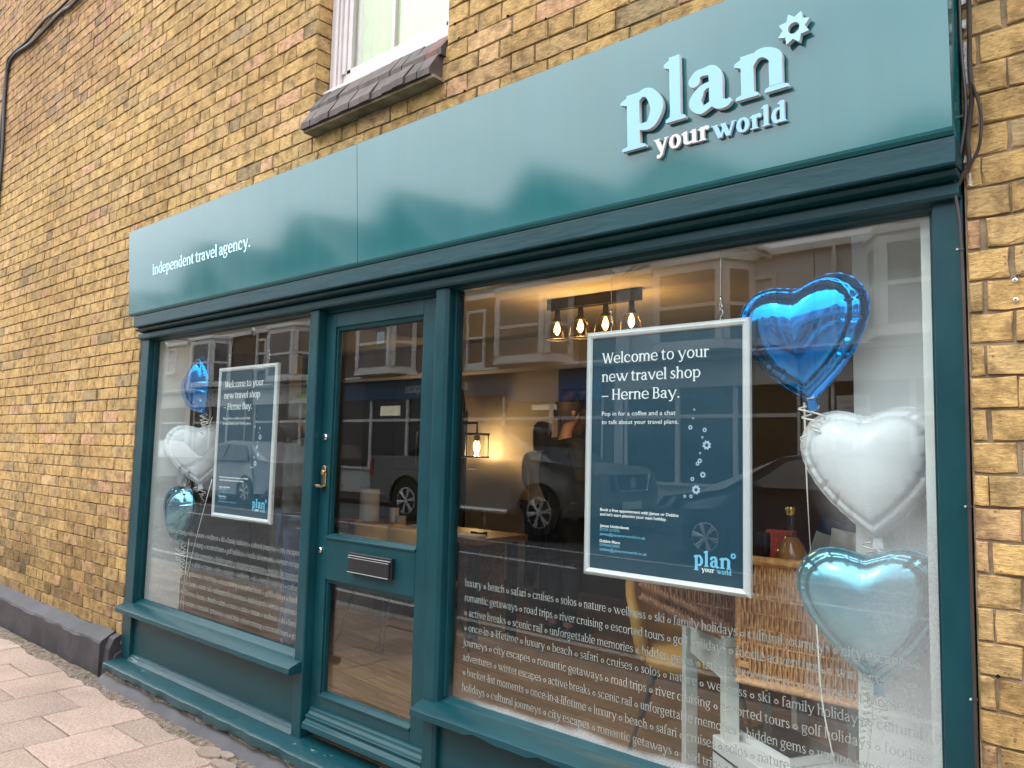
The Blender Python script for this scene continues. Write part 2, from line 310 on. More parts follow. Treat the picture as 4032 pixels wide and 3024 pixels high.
M['book'] = pmat('dark_teal_cover', (.012,.030,.036), .35, var=.2)
M['mug'] = pmat('pale_glaze', (.50,.52,.47), .25, var=.05)
M['juice'] = pmat('cloudy_orange_juice', (.50,.215,.06), .12, var=.05, coat=.6)
M['amber'] = pmat('amber_glass', (.10,.035,.008), .08, coat=1.0)
M['gold'] = pmat('gold_cap', (.72,.52,.16), .25, metal=1)
M['coral'] = pmat('coral_card', (.70,.10,.055), .6)
M['pouch'] = pmat('foil_pouch', (.60,.58,.55), .35, metal=.3, var=.1, vscale=25, bump=.6, bscale=40)
M['navy'] = pmat('navy_plastic', (.012,.02,.07), .4)
M['print'] = pmat('grey_print', (.12,.12,.13), .6)
M['sagefridge'] = pmat('olive_enamel', (.055,.065,.04), .35)
M['red'] = pmat('red_ribbon', (.45,.012,.03), .35)
M['ribbon'] = pmat('cream_curling_ribbon', (.78,.74,.66), .3, var=.03)
M['barcode'] = pmat('white_sticker', (.7,.7,.68), .5)
def foil(name, c, rough, metal=1.0, cf=.5):
    return pmat(name, c, rough, metal=metal, var=.03, vscale=4, bump=.03, bscale=14)
M['foil_blue'] = foil('royal_blue_foil', (.004,.30,.88), .08, metal=.92)
M['foil_white'] = pmat('pearl_white_foil', (.74,.745,.77), .42, metal=.0, var=.01, coat=.3)
M['foil_teal'] = foil('pale_teal_foil', (.20,.48,.60), .22, metal=.8)
M['foil_teal_shiny'] = foil('steel_blue_foil', (.22,.46,.58), .12)
M['bulb'] = pmat('lit_filament_bulb', (1,.8,.5), .3, emit=(1.0,.60,.22), estr=22)
M['lampglass'] = glass_mat('amber_lamp_glass', (.95,.80,.55), f0=.06)
M['clear'] = glass_mat('clear_glass', (.95,.96,.95), f0=.06)
def fog_main(nt, sh):
    L = nt.links.new; tc = _n(nt, 'ShaderNodeTexCoord'); sp = _n(nt, 'ShaderNodeSeparateXYZ'); L(tc.outputs['Object'], sp.inputs[0])
    def rng_(src, a, b, lo=0, hi=1):
        q = _n(nt, 'ShaderNodeMapRange', interpolation_type='SMOOTHSTEP'); q.inputs[1].default_value = a; q.inputs[2].default_value = b; q.inputs[3].default_value = lo; q.inputs[4].default_value = hi; L(src, q.inputs[0]); return q.outputs[0]
    def mth(op, a, b):
        q = _n(nt, 'ShaderNodeMath', operation=op)
        for i, v in enumerate((a, b)):
            if hasattr(v, 'links'): L(v, q.inputs[i])
            else: q.inputs[i].default_value = v
        return q.outputs[0]
    n = _n(nt, 'ShaderNodeTexNoise', Scale=5.0, Detail=6.0); L(tc.outputs['Object'], n.inputs['Vector'])
    nf = _n(nt, 'ShaderNodeTexNoise', Scale=190.0, Detail=3.0); L(tc.outputs['Object'], nf.inputs['Vector'])
    # the pane hangs on the shop front: object x is world x + 2.78, object z is world z
    wob = mth('MULTIPLY_ADD', n.outputs['Fac'], .5); 
    xw = mth('ADD', sp.outputs['X'], mth('MULTIPLY', mth('SUBTRACT', n.outputs['Fac'], .5), .5))
    zw = mth('ADD', sp.outputs['Z'], mth('MULTIPLY', mth('SUBTRACT', n.outputs['Fac'], .5), .35))
    a1 = mth('MULTIPLY', rng_(xw, 1.90, 2.20), mth('MULTIPLY', rng_(zw, 1.62, 1.15), .30))
    a2 = mth('MULTIPLY', rng_(zw, .60, .49), .06)
    a3 = mth('MULTIPLY', rng_(mth('ADD', sp.outputs['Z'], mth('MULTIPLY', mth('SUBTRACT', n.outputs['Fac'], .5), .06)), .548, .518), .70)
    a3 = mth('MULTIPLY', a3, rng_(mth('SUBTRACT', xw, .50), 0.0, .35))
    a4 = mth('MULTIPLY', mth('MULTIPLY', rng_(zw, 1.16, 1.04), rng_(xw, 1.2, 1.9)), .0)
    f = mth('MAXIMUM', mth('MAXIMUM', a1, a2), mth('MAXIMUM', a3, a4))
    f = mth('MULTIPLY', f, rng_(nf.outputs['Fac'], .2, .75, .45, 1.15))
    df = _n(nt, 'ShaderNodeBsdfDiffuse'); df.inputs[0].default_value = (.62,.63,.62,1)
    tl = _n(nt, 'ShaderNodeBsdfTranslucent'); tl.inputs[0].default_value = (.6,.6,.6,1)
    ds = _n(nt, 'ShaderNodeMixShader'); ds.inputs[0].default_value = .35; L(df.outputs[0], ds.inputs[1]); L(tl.outputs[0], ds.inputs[2])
    mx = _n(nt, 'ShaderNodeMixShader'); L(f, mx.inputs[0]); L(sh, mx.inputs[1]); L(ds.outputs[0], mx.inputs[2])
    return mx.outputs[0]
M['glass_fog'] = glass_mat('condensation_glass', fog=fog_main, f0=.05)
M['glass'] = glass_mat('shop_window_glass', f0=.06)

# ------------------------------------------------------------------ a drawn serif typeface (strokes joined into outlines)
def _cr(pts, closed, n=7):
    P = [np.array(p, float) for p in pts]; out = []; m = len(P)
    for i in range(m if closed else m-1):
        g = lambda k: P[k % m] if closed else P[min(max(k, 0), m-1)]
        a, b, c, d = g(i-1), g(i), g(i+1), g(i+2)
        for t in np.linspace(0, 1, n, endpoint=False):
            out.append(.5*((2*b) + (c-a)*t + (2*a-5*b+4*c-d)*t*t + (3*b-a-3*c+d)*t**3))
    if not closed: out.append(P[-1])
    return out
def _hull(q):
    q = sorted(set((round(float(x), 3), round(float(y), 3)) for x, y in q))
    if len(q) < 3: return None
    def half(p):
        h = []
        for a in p:
            while len(h) > 1 and (h[-1][0]-h[-2][0])*(a[1]-h[-2][1]) - (h[-1][1]-h[-2][1])*(a[0]-h[-2][0]) <= 0: h.pop()
            h.append(a)
        return h
    a, b = half(q), half(q[::-1]); r = a[:-1]+b[:-1]
    return r if len(r) > 2 else None
class Pen:
    def __init__(s, W): s.W = W; s.h = .34*W+16; s.s = .36*W+16; s.t = .24*W+18; s.p = []
    def poly(s, *q): 
        h = _hull(q)
        if h: s.p.append(h)
    def path(s, pts, closed=False):
        c = _cr(pts, closed); m = len(c); L_ = []
        for i, p in enumerate(c):
            a = c[(i-1) % m] if closed or i else c[0]; b = c[(i+1) % m] if closed or i < m-1 else c[-1]
            d = b[:2]-a[:2]; d = d/(np.hypot(*d)+1e-9); nn = np.array([-d[1], d[0]])*p[2]/2; L_.append((p[:2]+nn, p[:2]-nn))
        for i in range(m if closed else m-1):
            a, b = L_[i], L_[(i+1) % m]; s.poly(a[0], a[1], b[0], b[1])
    def disc(s, x, y, r): s.poly(*[(x+r*math.cos(a), y+r*math.sin(a)) for a in np.linspace(0, 2*math.pi, 14, endpoint=False)])
    def stem(s, x, y0, y1): s.poly((x,y0),(x+s.W,y0),(x+s.W,y1),(x,y1))
    def foot(s, x, y=0, l=1, r=1):
        a, b = s.s*l, s.s*r; s.poly((x-a,y),(x+s.W+b,y),(x+s.W+b*.9,y+s.t*.62),(x+s.W,y+s.t),(x,y+s.t),(x-a*.9,y+s.t*.62))
    def flag(s, x, y): s.poly((x-s.s*1.15,y-s.t*1.75),(x-s.s*1.05,y-s.t*1.15),(x+s.W*.45,y),(x+s.W,y),(x+s.W,y-s.t*2),(x,y-s.t*2.3))
    def slab(s, x0, x1, y): s.poly((x0,y),(x1,y),(x1,y-s.t*.72),(x0,y-s.t*.72))
    def arch(s, x1, x2):
        W, h = s.W, s.h; d = x2-x1
        s.path([(x1+W*.25,345,h*.9),(x1+d*.34,458,h*1.35),(x1+d*.66,480-W*.10,W*.72),(x2-W*.03,385,W*.98),(x2,290,W),(x2,60,W)])
def glyph(ch, W):
    p = Pen(W); h, s, t = p.h, p.s, p.t; x = s+8; X = 500; cw = 150+.25*W   # counter
    if ch == ' ': return p.p, 170
    if ch == '-': p.poly((20,200),(210,200),(210,200+h*1.3),(20,200+h*1.3)); return p.p, 230
    if ch == '\u2013': p.poly((20,205),(420,205),(420,205+h*1.2),(20,205+h*1.2)); return p.p, 450
    if ch == '.': p.disc(60+W*.3, W*.58, W*.62); return p.p, 110+W*.8
    if ch == ',': p.disc(60+W*.3, W*.55, W*.58); p.poly((60+W*.2,0),(60+W*.9,W*.4),(40+W*.2,-W*1.2)); return p.p, 110+W*.8
    if ch == '*':
        for k in range(8):
            a0, a1, a2 = [2*math.pi*(k+q)/8 + .26 for q in (0,.5,1)]; f = lambda r, a: (230+r*math.cos(a), 215+r*math.sin(a))
            p.poly(f(90,a0), f(90,a1), f(150,a1), f(150,a0)); p.poly(f(90,a1), f(90,a2), f(150,a2), f(150,a1)); p.poly(f(143,a0+.08), f(212,a1), f(143,a2-.08))
        return p.p, 460
    if ch in 'il':
        top = X if ch == 'i' else 735; p.stem(x,0,top); p.foot(x); p.flag(x,top)
        if ch == 'i': p.disc(x+W*.5, 655, W*.62)
        return p.p, x+W+s+18
    if ch in 'nhmr':
        top = 735 if ch == 'h' else X; p.stem(x,0,top); p.foot(x,0,1,.8); p.flag(x,top); c1 = x+W/2
        if ch == 'r':
            p.path([(c1+W*.2,330,h),(c1+70+W*.2,440,h*1.4),(c1+135+W*.2,468,W*.75)]); p.disc(c1+150+W*.2,430,W*.52); p.foot(x); return p.p, x+W+135+W*.3
        c2 = c1+W+cw; p.arch(c1,c2); p.foot(c2-W/2,0,.8,1)
        if ch == 'm': c3 = c2+W+cw; p.arch(c2,c3); p.foot(c3-W/2,0,.8,1); c2 = c3
        return p.p, c2+W/2+s+16
    if ch == 'u':
        c1 = x+W/2; c2 = c1+W+cw; p.flag(x,X); p.flag(c2-W/2,X); p.stem(c2-W/2,0,X)
        p.path([(c1,480,W),(c1,180,W),(c1+W*.08,95,W*.95),(c1+(c2-c1)*.42,30+W*.12,W*.62),(c2-W*.35,95,h),(c2,170,h*.9)]); p.foot(c2-W/2,0,.1,1); return p.p, c2+W/2+s+16
    ow = 340+.85*W; cx = 24+ow/2; rx = (ow-W)/2; ry = (516-h*1.1)/2
    def bowl(cx, rx, ry=ry, cy=250, a=1.0):
        p.path([(cx+rx*math.cos(q), cy+ry*math.sin(q), h*1.15+(W*a-h*1.15)*abs(math.cos(q))**1.25) for q in np.linspace(0,2*math.pi,16,endpoint=False)], True)
    if ch == 'o': bowl(cx,rx); return p.p, ow+48
    if ch in 'ce':
        tail = [(cx,254+ry,h*1.25),(cx-rx*.80,410,W*.86),(cx-rx,245,W),(cx-rx*.80,95,W*.92),(cx+rx*.05,250-ry+W*.09,h*1.6),(cx+rx*.72,55,h*1.05),(cx+rx*1.12,112,h*.6)]
        if ch == 'c': p.path([(cx+rx*.74,418,h*1.1)]+tail); p.disc(cx+rx*.72,390,W*.52)
        else: p.path([(cx+rx*.92,270,W*.8),(cx+rx*.90,345,W*.9),(cx+rx*.55,450,W*.72)]+tail); p.poly((cx-rx,235),(cx+rx+W*.28,235),(cx+rx+W*.28,235+h),(cx-rx,235+h))
        return p.p, ow+34
    if ch in 'bdpq':
        rx2 = rx*.93
        if ch in 'bp':
            p.stem(x,0 if ch == 'b' else -215,735 if ch == 'b' else X); p.flag(x,735 if ch == 'b' else X); cx2 = x+W*.5+rx2
            p.path([(x+W*.6,360,h*.9),(cx2-rx2*.3,462,h*1.3),(cx2+rx2*.45,440,W*.78),(cx2+rx2,250,W),(cx2+rx2*.5,60,W*.78),(cx2-rx2*.3,26+h*.3,h*1.2),(x+W*.5,70,h)])
            if ch == 'p': p.foot(x,-215)
            else: p.poly((x,0),(x+W*.7,0),(x+W,120),(x,120))
            return p.p, cx2+rx2+W/2+26
        cx2 = 24+W/2+rx2; xs = cx2+rx2-W*.5+0
        p.stem(xs,0 if ch == 'd' else -215,735 if ch == 'd' else X)
        p.path([(xs+W*.5,430,h*.8),(cx2+rx2*.2,478,h*1.25),(cx2-rx2*.6,430,W*.8),(cx2-rx2,245,W),(cx2-rx2*.6,70,W*.82),(cx2+rx2*.1,28+h*.3,h*1.3),(xs+W*.4,95,h)])
        if ch == 'd': p.flag(xs,735); p.foot(xs,0,.1,1)
        else: p.foot(xs,-215)
        return p.p, xs+W+s+16
    if ch == 'a':
        xs = 24+190+.42*W; c = xs+W/2
        p.path([(50+W*.2,405,W*.62),(95+W*.3,458,h*1.5),(170+W*.25,484-h*.2,h*1.25),(c-W*.28,455,W*.8),(c,350,W),(c,120,W),(c+W*.25,50,W*.8),(c+W*.75,32,h*1.3),(c+W*1.1,62,h*.7)])
        p.disc(62+W*.24,392,W*.46)
        p.path([(c,305,h*.9),(c-W*.9,290,h*1.1),(50+W*.62,225,W*.8),(26+W*.5,135,W*.96),(62+W*.62,48,W*.75),(c-W*.9,36,h*1.1),(c,105,h)])
        return p.p, c+W*1.0+26
    if ch == 's':
        p.path([(262+W*.15,372,h*.8),(235+W*.1,452,h*1.0),(165+W*.1,482-h*.15,h*1.3),(60+W*.4,430,W*.8),(50+W*.45,350,W*.92),(160+W*.1,268,W),(262,190,W*.96),(270,110,W*.9),(210,38,W*.66),(140,22+h*.2,h*1.2),(70,52,h),(42,132,h*.8)])
        return p.p, 310+W*.3
    if ch == 't':
        p.stem(x+14,110,520); p.poly((x+14,500),(x+14+W,500),(x+14+W*.95,640),(x+14+W*.7,640),(x-18,490)); p.poly((0,500),(x+W+130,500),(x+W+120,500-h*1.15),(0,500-h*1.15)); c = x+14+W/2
        p.path([(c,170,W),(c+W*.05,85,W*.95),(c+W*.5,34,h*1.5),(c+W*.5+75,36,h*1.1),(c+W*.5+125,75,h*.7)]); return p.p, c+W*.5+150
    if ch == 'f':
        p.stem(x,0,520); p.foot(x); c = x+W/2; p.path([(c,450,W),(c+W*.04,600,W*.95),(c+W*.45,700,W*.7),(c+W*.5+80,722-h*.2,h*1.3)]); p.disc(c+W*.5+105,690,W*.5); p.slab(x-s,x+W+110,500); return p.p, x+W+135
    if ch == 'j':
        p.stem(x+40,-40,X); p.flag(x+40,X); c = x+40+W/2; p.disc(c,655,W*.62); p.path([(c,0,W),(c-W*.05,-110,W*.9),(c-W*.5,-190,W*.6),(c-W*.6-70,-205,h*1.1)]); p.disc(c-W*.6-70,-180,W*.48); return p.p, c+W*.5+s*.6+24
    if ch == 'k':
        p.stem(x,0,735); p.foot(x,0,1,.8); p.flag(x,735); q = x+W; p.path([(q-10,215,h*1.1),(q+190,470,h*1.1)]); p.path([(q+40,290,W*1.05),(q+200+W*.2,20,W*1.05)]); p.slab(q+100,q+270,500); p.foot(q+165,0,.5,.7); return p.p, q+200+W+s*.5
    if ch in 'vyw':
        d = 165+.2*W; a = x+W*.3
        def vee(a):
            p.path([(a,485,W*1.04),(a+d,25,W*1.0)]); p.path([(a+d+W*.12,10,h*1.25),(a+2*d,485,h*1.25)])
        vee(a)
        if ch == 'w': vee(a+1.55*d); e = a+1.55*d+2*d
        else: e = a+2*d
        p.slab(a-W*.5-s*.8,a+W*.5+s*.8,500); p.slab(e-s*1.1,e+s*1.1,500)
        if ch == 'w': p.slab(a+1.55*d-W*.5-s*.4,a+1.55*d+W*.5+s*.7,500)
        if ch == 'y': p.path([(a+d+W*.12,20,h*1.5),(a+d-30,-110,h*1.6),(a+d-110,-195,W*.55)]); p.disc(a+d-135,-165,W*.5)
        return p.p, e+s*1.1+6
    if ch == 'x':
        p.path([(x+W*.4,480,W*1.05),(x+W*.4+245,20,W*1.05)]); p.path([(x+30,20,h*1.15),(x+W*.4+240,480,h*1.15)])
        p.slab(x-s*.7,x+W+s*.7,500); p.slab(x+200,x+W*.4+300,500); p.foot(x+10,0,.9,.3); p.foot(x+W*.4+200,0,.6,.7); return p.p, x+W*.4+250+W+s*.4
    if ch == 'z':
        p.slab(20,330,500); p.poly((20,0),(330,0),(330,h*1.2),(20,h*1.2)); p.path([(300,470,W),(60,30,W)]); return p.p, 355
    if ch == 'g':
        r = 118+.26*W; c = 30+r+W*.4; bowl(c,r,148,345,.92); p.path([(c+r*.7,440,h),(c+r+W*.55,492,h*1.2)]); p.disc(c+r+W*.7,470,W*.40)
        p.path([(c-r*.6,215,h),(c-r*.95,150,W*.55),(c-r*.5,88,W*.7),(c+r*.6,62,W*.85),(c+r*1.1,-30,W*.85),(c+r*.7,-150,W*.62),(c-r*.2,-195,h*1.1),(c-r*1.05,-140,W*.7),(c-r*1.0,-45,W*.6),(c-r*.45,50,h*1.1)]); return p.p, c+r+W*1.05+16
    if ch == 'I': p.stem(x,0,690); p.foot(x); p.slab(x-s,x+W+s,690); return p.p, x+W+s+18
    if ch == 'H':
        e = x+W+245; p.stem(x,0,690); p.stem(e,0,690)
        for q in (x,e): p.foot(q); p.slab(q-s,q+W+s,690)
        p.poly((x+W-5,330),(e+5,330),(e+5,330+h),(x+W-5,330+h)); return p.p, e+W+s+18
    if ch == 'B':
        p.stem(x,0,690); p.poly((x-s,0),(x+W,0),(x+W,t),(x-s,t*.7)); p.slab(x-s,x+W,690); q = x+W*.6
        p.path([(q,672-h*.2,h*1.1),(q+150,670-h*.2,h*1.2),(q+225,520,W),(q+150,370,h*1.2),(q,365,h)]); p.path([(q,365,h),(q+170,362,h*1.2),(q+255,190,W*1.05),(q+170,h*.6,h*1.2),(q,h*.55,h*1.1)]); return p.p, q+255+W*.6+22
    if ch == 'W':
        d = 150+.2*W; a = x+W*.3
        for k in range(2):
            b0 = a+k*1.75*d; p.path([(b0,670,W*1.02),(b0+d,20,W*.98)]); p.path([(b0+d+W*.1,10,h*1.25),(b0+1.9*d,670,h*1.25)])
        e = a+3.65*d; p.slab(a-W*.5-s*.8,a+W*.5+s*.8,690); p.slab(e-s*1.1,e+s*1.1,690); return p.p, e+s+6
    p.stem(x,0,X); return p.p, x+W+20
_GC = {}
def glyph_mesh(ch, W):
    k = (ch, round(W))
    if k not in _GC:
        polys, adv = glyph(ch, W); vs = []; fs = []
        for q in polys: fs.append(list(range(len(vs), len(vs)+len(q)))); vs += [Vector((x_/100, y_/100)) for x_, y_ in q]
        if not vs: _GC[k] = (np.zeros((0,2)), [], [], adv); return _GC[k]
        V, _, F, _, _, OF = geometry.delaunay_2d_cdt(vs, [], fs, 0, 1e-4)
        F = [tuple(f) for f, o in zip(F, OF) if len(o)]
        cnt = {}
        for f in F:
            for a, b in zip(f, f[1:]+f[:1]): cnt[(a,b)] = cnt.get((a,b), 0)+1
        E = [e for e in cnt if (e[1], e[0]) not in cnt]
        _GC[k] = (np.array([(v.x*100, v.y*100) for v in V]), F, E, adv)
    return _GC[k]
def text_width(s, W, sp=0): return sum(glyph_mesh(c, W)[3]+sp for c in s)-sp
def serif(mb, s, x0, z0, xh, width=None, Wt=90, depth=.001, y=0.0, mi=(0,0), sp=0, align='l'):
    """set a line of type in mb: baseline (x0,z0), x-height xh, front face at y, thickness depth (towards +y)"""
    k = xh/500; tw = text_width(s, Wt, sp)*k; kx = k*(width/tw) if width else k
    if align == 'r': x0 -= tw if not width else width
    cx = x0
    for c in s:
        V, F, E, adv = glyph_mesh(c, Wt)
        if len(V):
            n = len(V); fr = [(cx+v[0]*kx, y, z0+v[1]*k) for v in V]; bk = [(a, y+depth, b) for a, _, b in fr]
            mb.add(fr, F, mi[0]); o = len(mb.v)-n
            # sides share nothing with the face, so edges stay crisp
            mb.add(fr+bk, [(a, a+n, b+n, b) for a, b in E], mi[1])
        cx += (adv+sp)*kx
    return cx
def sans(mb, s, x0, z0, cap, width=None, bold=False, y=0.0, mi=0, flip=False):
    cu = bpy.data.curves.new('t', 'FONT'); cu.body = s; cu.size = cap/.70
    if bold: cu.offset = cap*.028
    cu.resolution_u = 3
    o = bpy.data.objects.new('t', cu); COL.objects.link(o); dg = bpy.context.evaluated_depsgraph_get(); me = bpy.data.meshes.new_from_object(o.evaluated_get(dg))
    a = np.array([v.co[:] for v in me.vertices]) if len(me.vertices) else np.zeros((0,3))
    if len(a):
        w = a[:,0].max()-a[:,0].min(); kx = width/w if width else 1; sx = -1 if flip else 1
        mb.add([(x0+sx*(p[0]-a[:,0].min())*kx, y, z0+p[1]) for p in a], [tuple(q.vertices) for q in me.polygons], mi)
    bpy.data.objects.remove(o); bpy.data.curves.remove(cu); bpy.data.meshes.remove(me)
def sunstar(mb, cx, cz, R_, r_, hole, y, depth, mi=(0,0), rot=.1):
    n = 8; outer = []; inner = []
    for k in range(2*n):
        a = rot+math.pi*k/n; q = R_ if k % 2 == 0 else r_
        outer.append((cx+q*math.cos(a), cz+q*math.sin(a))); inner.append((cx+hole*math.cos(a), cz+hole*math.sin(a)))
    m = 2*n; fr = [(a, y, b) for a, b in outer+inner]; bk = [(a, y+depth, b) for a, b in outer+inner]
    mb.add(fr, [(i, (i+1) % m, m+(i+1) % m, m+i) for i in range(m)], mi[0])
    mb.add(fr+bk, [(i, i+2*m, (i+1) % m+2*m, (i+1) % m) for i in range(m)]+[(m+i, m+(i+1) % m, 3*m+(i+1) % m, 3*m+i) for i in range(m)], mi[1])
# ------------------------------------------------------------------ ground
pv = MB(); PX = .4155
for k in range(-13, 21):
    x0 = -5.17+k*PX; off = -.365 if k % 2 == 0 else -.572
    ys = [-.165]+[off-PX*j for j in range(0, 5)]
    if ys[0]-ys[1] < .1: ys.pop(1)
    ys = [q_ for q_ in ys if q_ > -2.15]+[-2.255]
    for a, b in zip(ys, ys[1:]):
        g = .0028; dz = rng.uniform(-.003, .002); c = rng.uniform(.82, 1.12); tl = rng.uniform(-.002, .002)
        x1 = x0+PX; q = rng.uniform(-.002, .002, 8)
        ins = .006
        out = [(x0+g+q[0], b+g+q[1]), (x1-g+q[2], b+g+q[3]), (x1-g+q[4], a-g+q[5]), (x0+g+q[6], a-g+q[7])]
        # edges with a few ragged points
        ring = []
        for i in range(4):
            p0, p1 = out[i], out[(i+1) % 4]
            for t in np.linspace(0, 1, 7, endpoint=False): ring.append((p0[0]+(p1[0]-p0[0])*t+rng.uniform(-.0018,.0018), p0[1]+(p1[1]-p0[1])*t+rng.uniform(-.0018,.0018)))
        cxm, cym = (x0+x1)/2, (a+b)/2; n = len(ring)
        top = [(cxm+(x-cxm)*.972, cym+(y-cym)*.972, dz+tl*(x-cxm)*4) for x, y in ring]; mid = [(x, y, dz-.005) for x, y in ring]; bot = [(x, y, -.05) for x, y in ring]
        vs = top+mid+bot; fs = [tuple(range(n))]+[(i, n+i, n+(i+1) % n, (i+1) % n) for i in range(n)]+[(n+i, 2*n+i, 2*n+(i+1) % n, n+(i+1) % n) for i in range(n)]
        pv.add(vs, fs, 0, (c, c*rng.uniform(.97,1.01), c*rng.uniform(.95,1.0), 1))
pv.box(-10.6, 3.6, -2.25, .04, -.06, -.016, 1)
pv.box(3.6, 8, -2.25, .04, -.06, -.001, 1); pv.box(-40, -10.6, -2.25, .04, -.06, -.001, 1)
tag(build('pavement', pv, [M['slab'], M['joint']]), kind='structure')
kb = MB()
for k in range(-44, 9): kb.box(k*.914+.003, (k+1)*.914-.003, -2.39, -2.26, -.2, -.002+rng.uniform(-.002,.002))
tag(build('kerb', kb, M['kerb'], bevel=.012), kind='structure')
rd = MB(); ys = np.linspace(-2.39, -9.0, 12); zs = -.11+.30*((ys+2.39)/(-9.0+2.39))
vs = []; 
for y, z in zip(ys, zs): vs += [(-70, y, z), (40, y, z)]
rd.add(vs, [(2*i, 2*i+2, 2*i+3, 2*i+1) for i in range(11)])
tag(build('road', rd, M['asphalt']), kind='structure')
ln = MB(); zr = lambda y: -.11+.30*((y+2.39)/(-9.0+2.39))+.004
for k in range(-9, 5): ln.add([(k*4, -5.75, zr(-5.75)), (k*4+2.2, -5.75, zr(-5.75)), (k*4+2.2, -5.65, zr(-5.65)), (k*4, -5.65, zr(-5.65))], [(0,1,2,3)])
for y in (-3.0, -6.7): ln.add([(-50, y-.04, zr(y-.04)), (20, y-.04, zr(y-.04)), (20, y+.04, zr(y+.04)), (-50, y+.04, zr(y+.04))], [(0,1,2,3)])
tag(build('road_marking', ln, M['roadline']), kind='structure')
op = MB(); op.box(-70, 40, -11.2, -9.0, -.2, .29)
tag(build('opposite_pavement', op, M['slab']), kind='structure')
# gritty strip along the wall, with chips
ds = MB(); n = 90; xs = np.linspace(-10.5, -.2, n); vs = []
for i, x in enumerate(xs):
    w = .055*(1+.5*math.sin(x*9)+.4*math.sin(x*23+1)); y0 = -.165-w*.55
    if x < -5.22: y0 -= -.01
    vs += [(x, y0, .001), (x, y0+.03, .006+.004*math.sin(x*31)), (x, .0, .012)]
ds.add(vs, [(3*i+j, 3*i+3+j, 3*i+4+j, 3*i+1+j) for i in range(n-1) for j in range(2)], 0)
for _ in range(420):
    x = rng.uniform(-8.5, -2.6); y = -.13-abs(rng.normal(0, .055)); r_ = rng.uniform(.002, .0055); a = rng.uniform(0, 6.28)
    p = [(x+r_*math.cos(a+q)*rng.uniform(.6,1.2), y+r_*math.sin(a+q)*rng.uniform(.6,1.2)) for q in (0, 2.1, 4.2)]
    ds.add([(*q, .004) for q in p]+[(x, y, .004+r_*1.1)], [(0,1,3),(1,2,3),(2,0,3)], 1)
for cx, cy, sx, sy in ((-3.62,-.20,.11,.05),(-3.42,-.235,.10,.045),(-3.52,-.165,.06,.03)):
    p = [(cx+sx*math.cos(a)*rng.uniform(.7,1.1), cy+sy*math.sin(a)*rng.uniform(.7,1.1)) for a in np.linspace(0,6.28,8,endpoint=False)]
    ds.prism_z(p, .0, .012+rng.uniform(0,.006), 2)
tag(build('dirt_strip', ds, [M['dirt'], M['grit'], pmat('broken_slab', (.20,.15,.115), .9, vscale=20, bump=.5, bscale=90)], world=True), kind='structure')
M['moss'] = pmat('moss_green', (.06,.10,.015), .9, col2=(.14,.19,.03), vscale=60)
ms = MB()
for cx, cy, m_ in ((-5.34,-.14,60),(-5.9,-.13,30),(-4.05,-.17,36),(-3.45,-.15,24),(-6.6,-.13,40)):
    for _ in range(m_):
        x = cx+rng.normal(0,.05); y = cy+rng.normal(0,.014); h = rng.uniform(.006,.022); a = rng.uniform(0,6.28); w = .003
        ms.add([(x-w*math.cos(a), y-w*math.sin(a), 0), (x+w*math.cos(a), y+w*math.sin(a), 0), (x+rng.uniform(-.012,.012), y+rng.uniform(-.012,.012), h)], [(0,1,2)])
tag(build('weeds', ms, M['moss']), kind='stuff')

# ------------------------------------------------------------------ our building
B_ = thing('brick_building', 'yellow stock brick house wall above and beside the teal shop front', 'building', (-3, .1, 0))
OPEN = [(-5.175, -.392, -.1, 2.90), (-3.305, -2.325, 3.245, 6.6)]       # shop front, upstairs window
COURSE, PER, Z0 = .0803, .369, 3.156
mt_tint = (1,1,1,1)
def brick_colour(z, x):
    r_ = rng.random(); k = rng.uniform(.84, 1.10)
    if r_ < .66: c = np.array([.535,.340,.130])
    elif r_ < .84: c = np.array([.495,.325,.138])
    elif r_ < .93: c = np.array([.560,.350,.165])
    elif r_ < .965: c = np.array([.565,.330,.175])
    else: c = np.array([.355,.250,.125])
    c = c*k
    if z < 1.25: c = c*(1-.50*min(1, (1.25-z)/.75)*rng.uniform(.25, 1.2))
    if x < -6 and z > 4.2: c = c*np.array([.86,.80,.88])
    return (*c, 1)
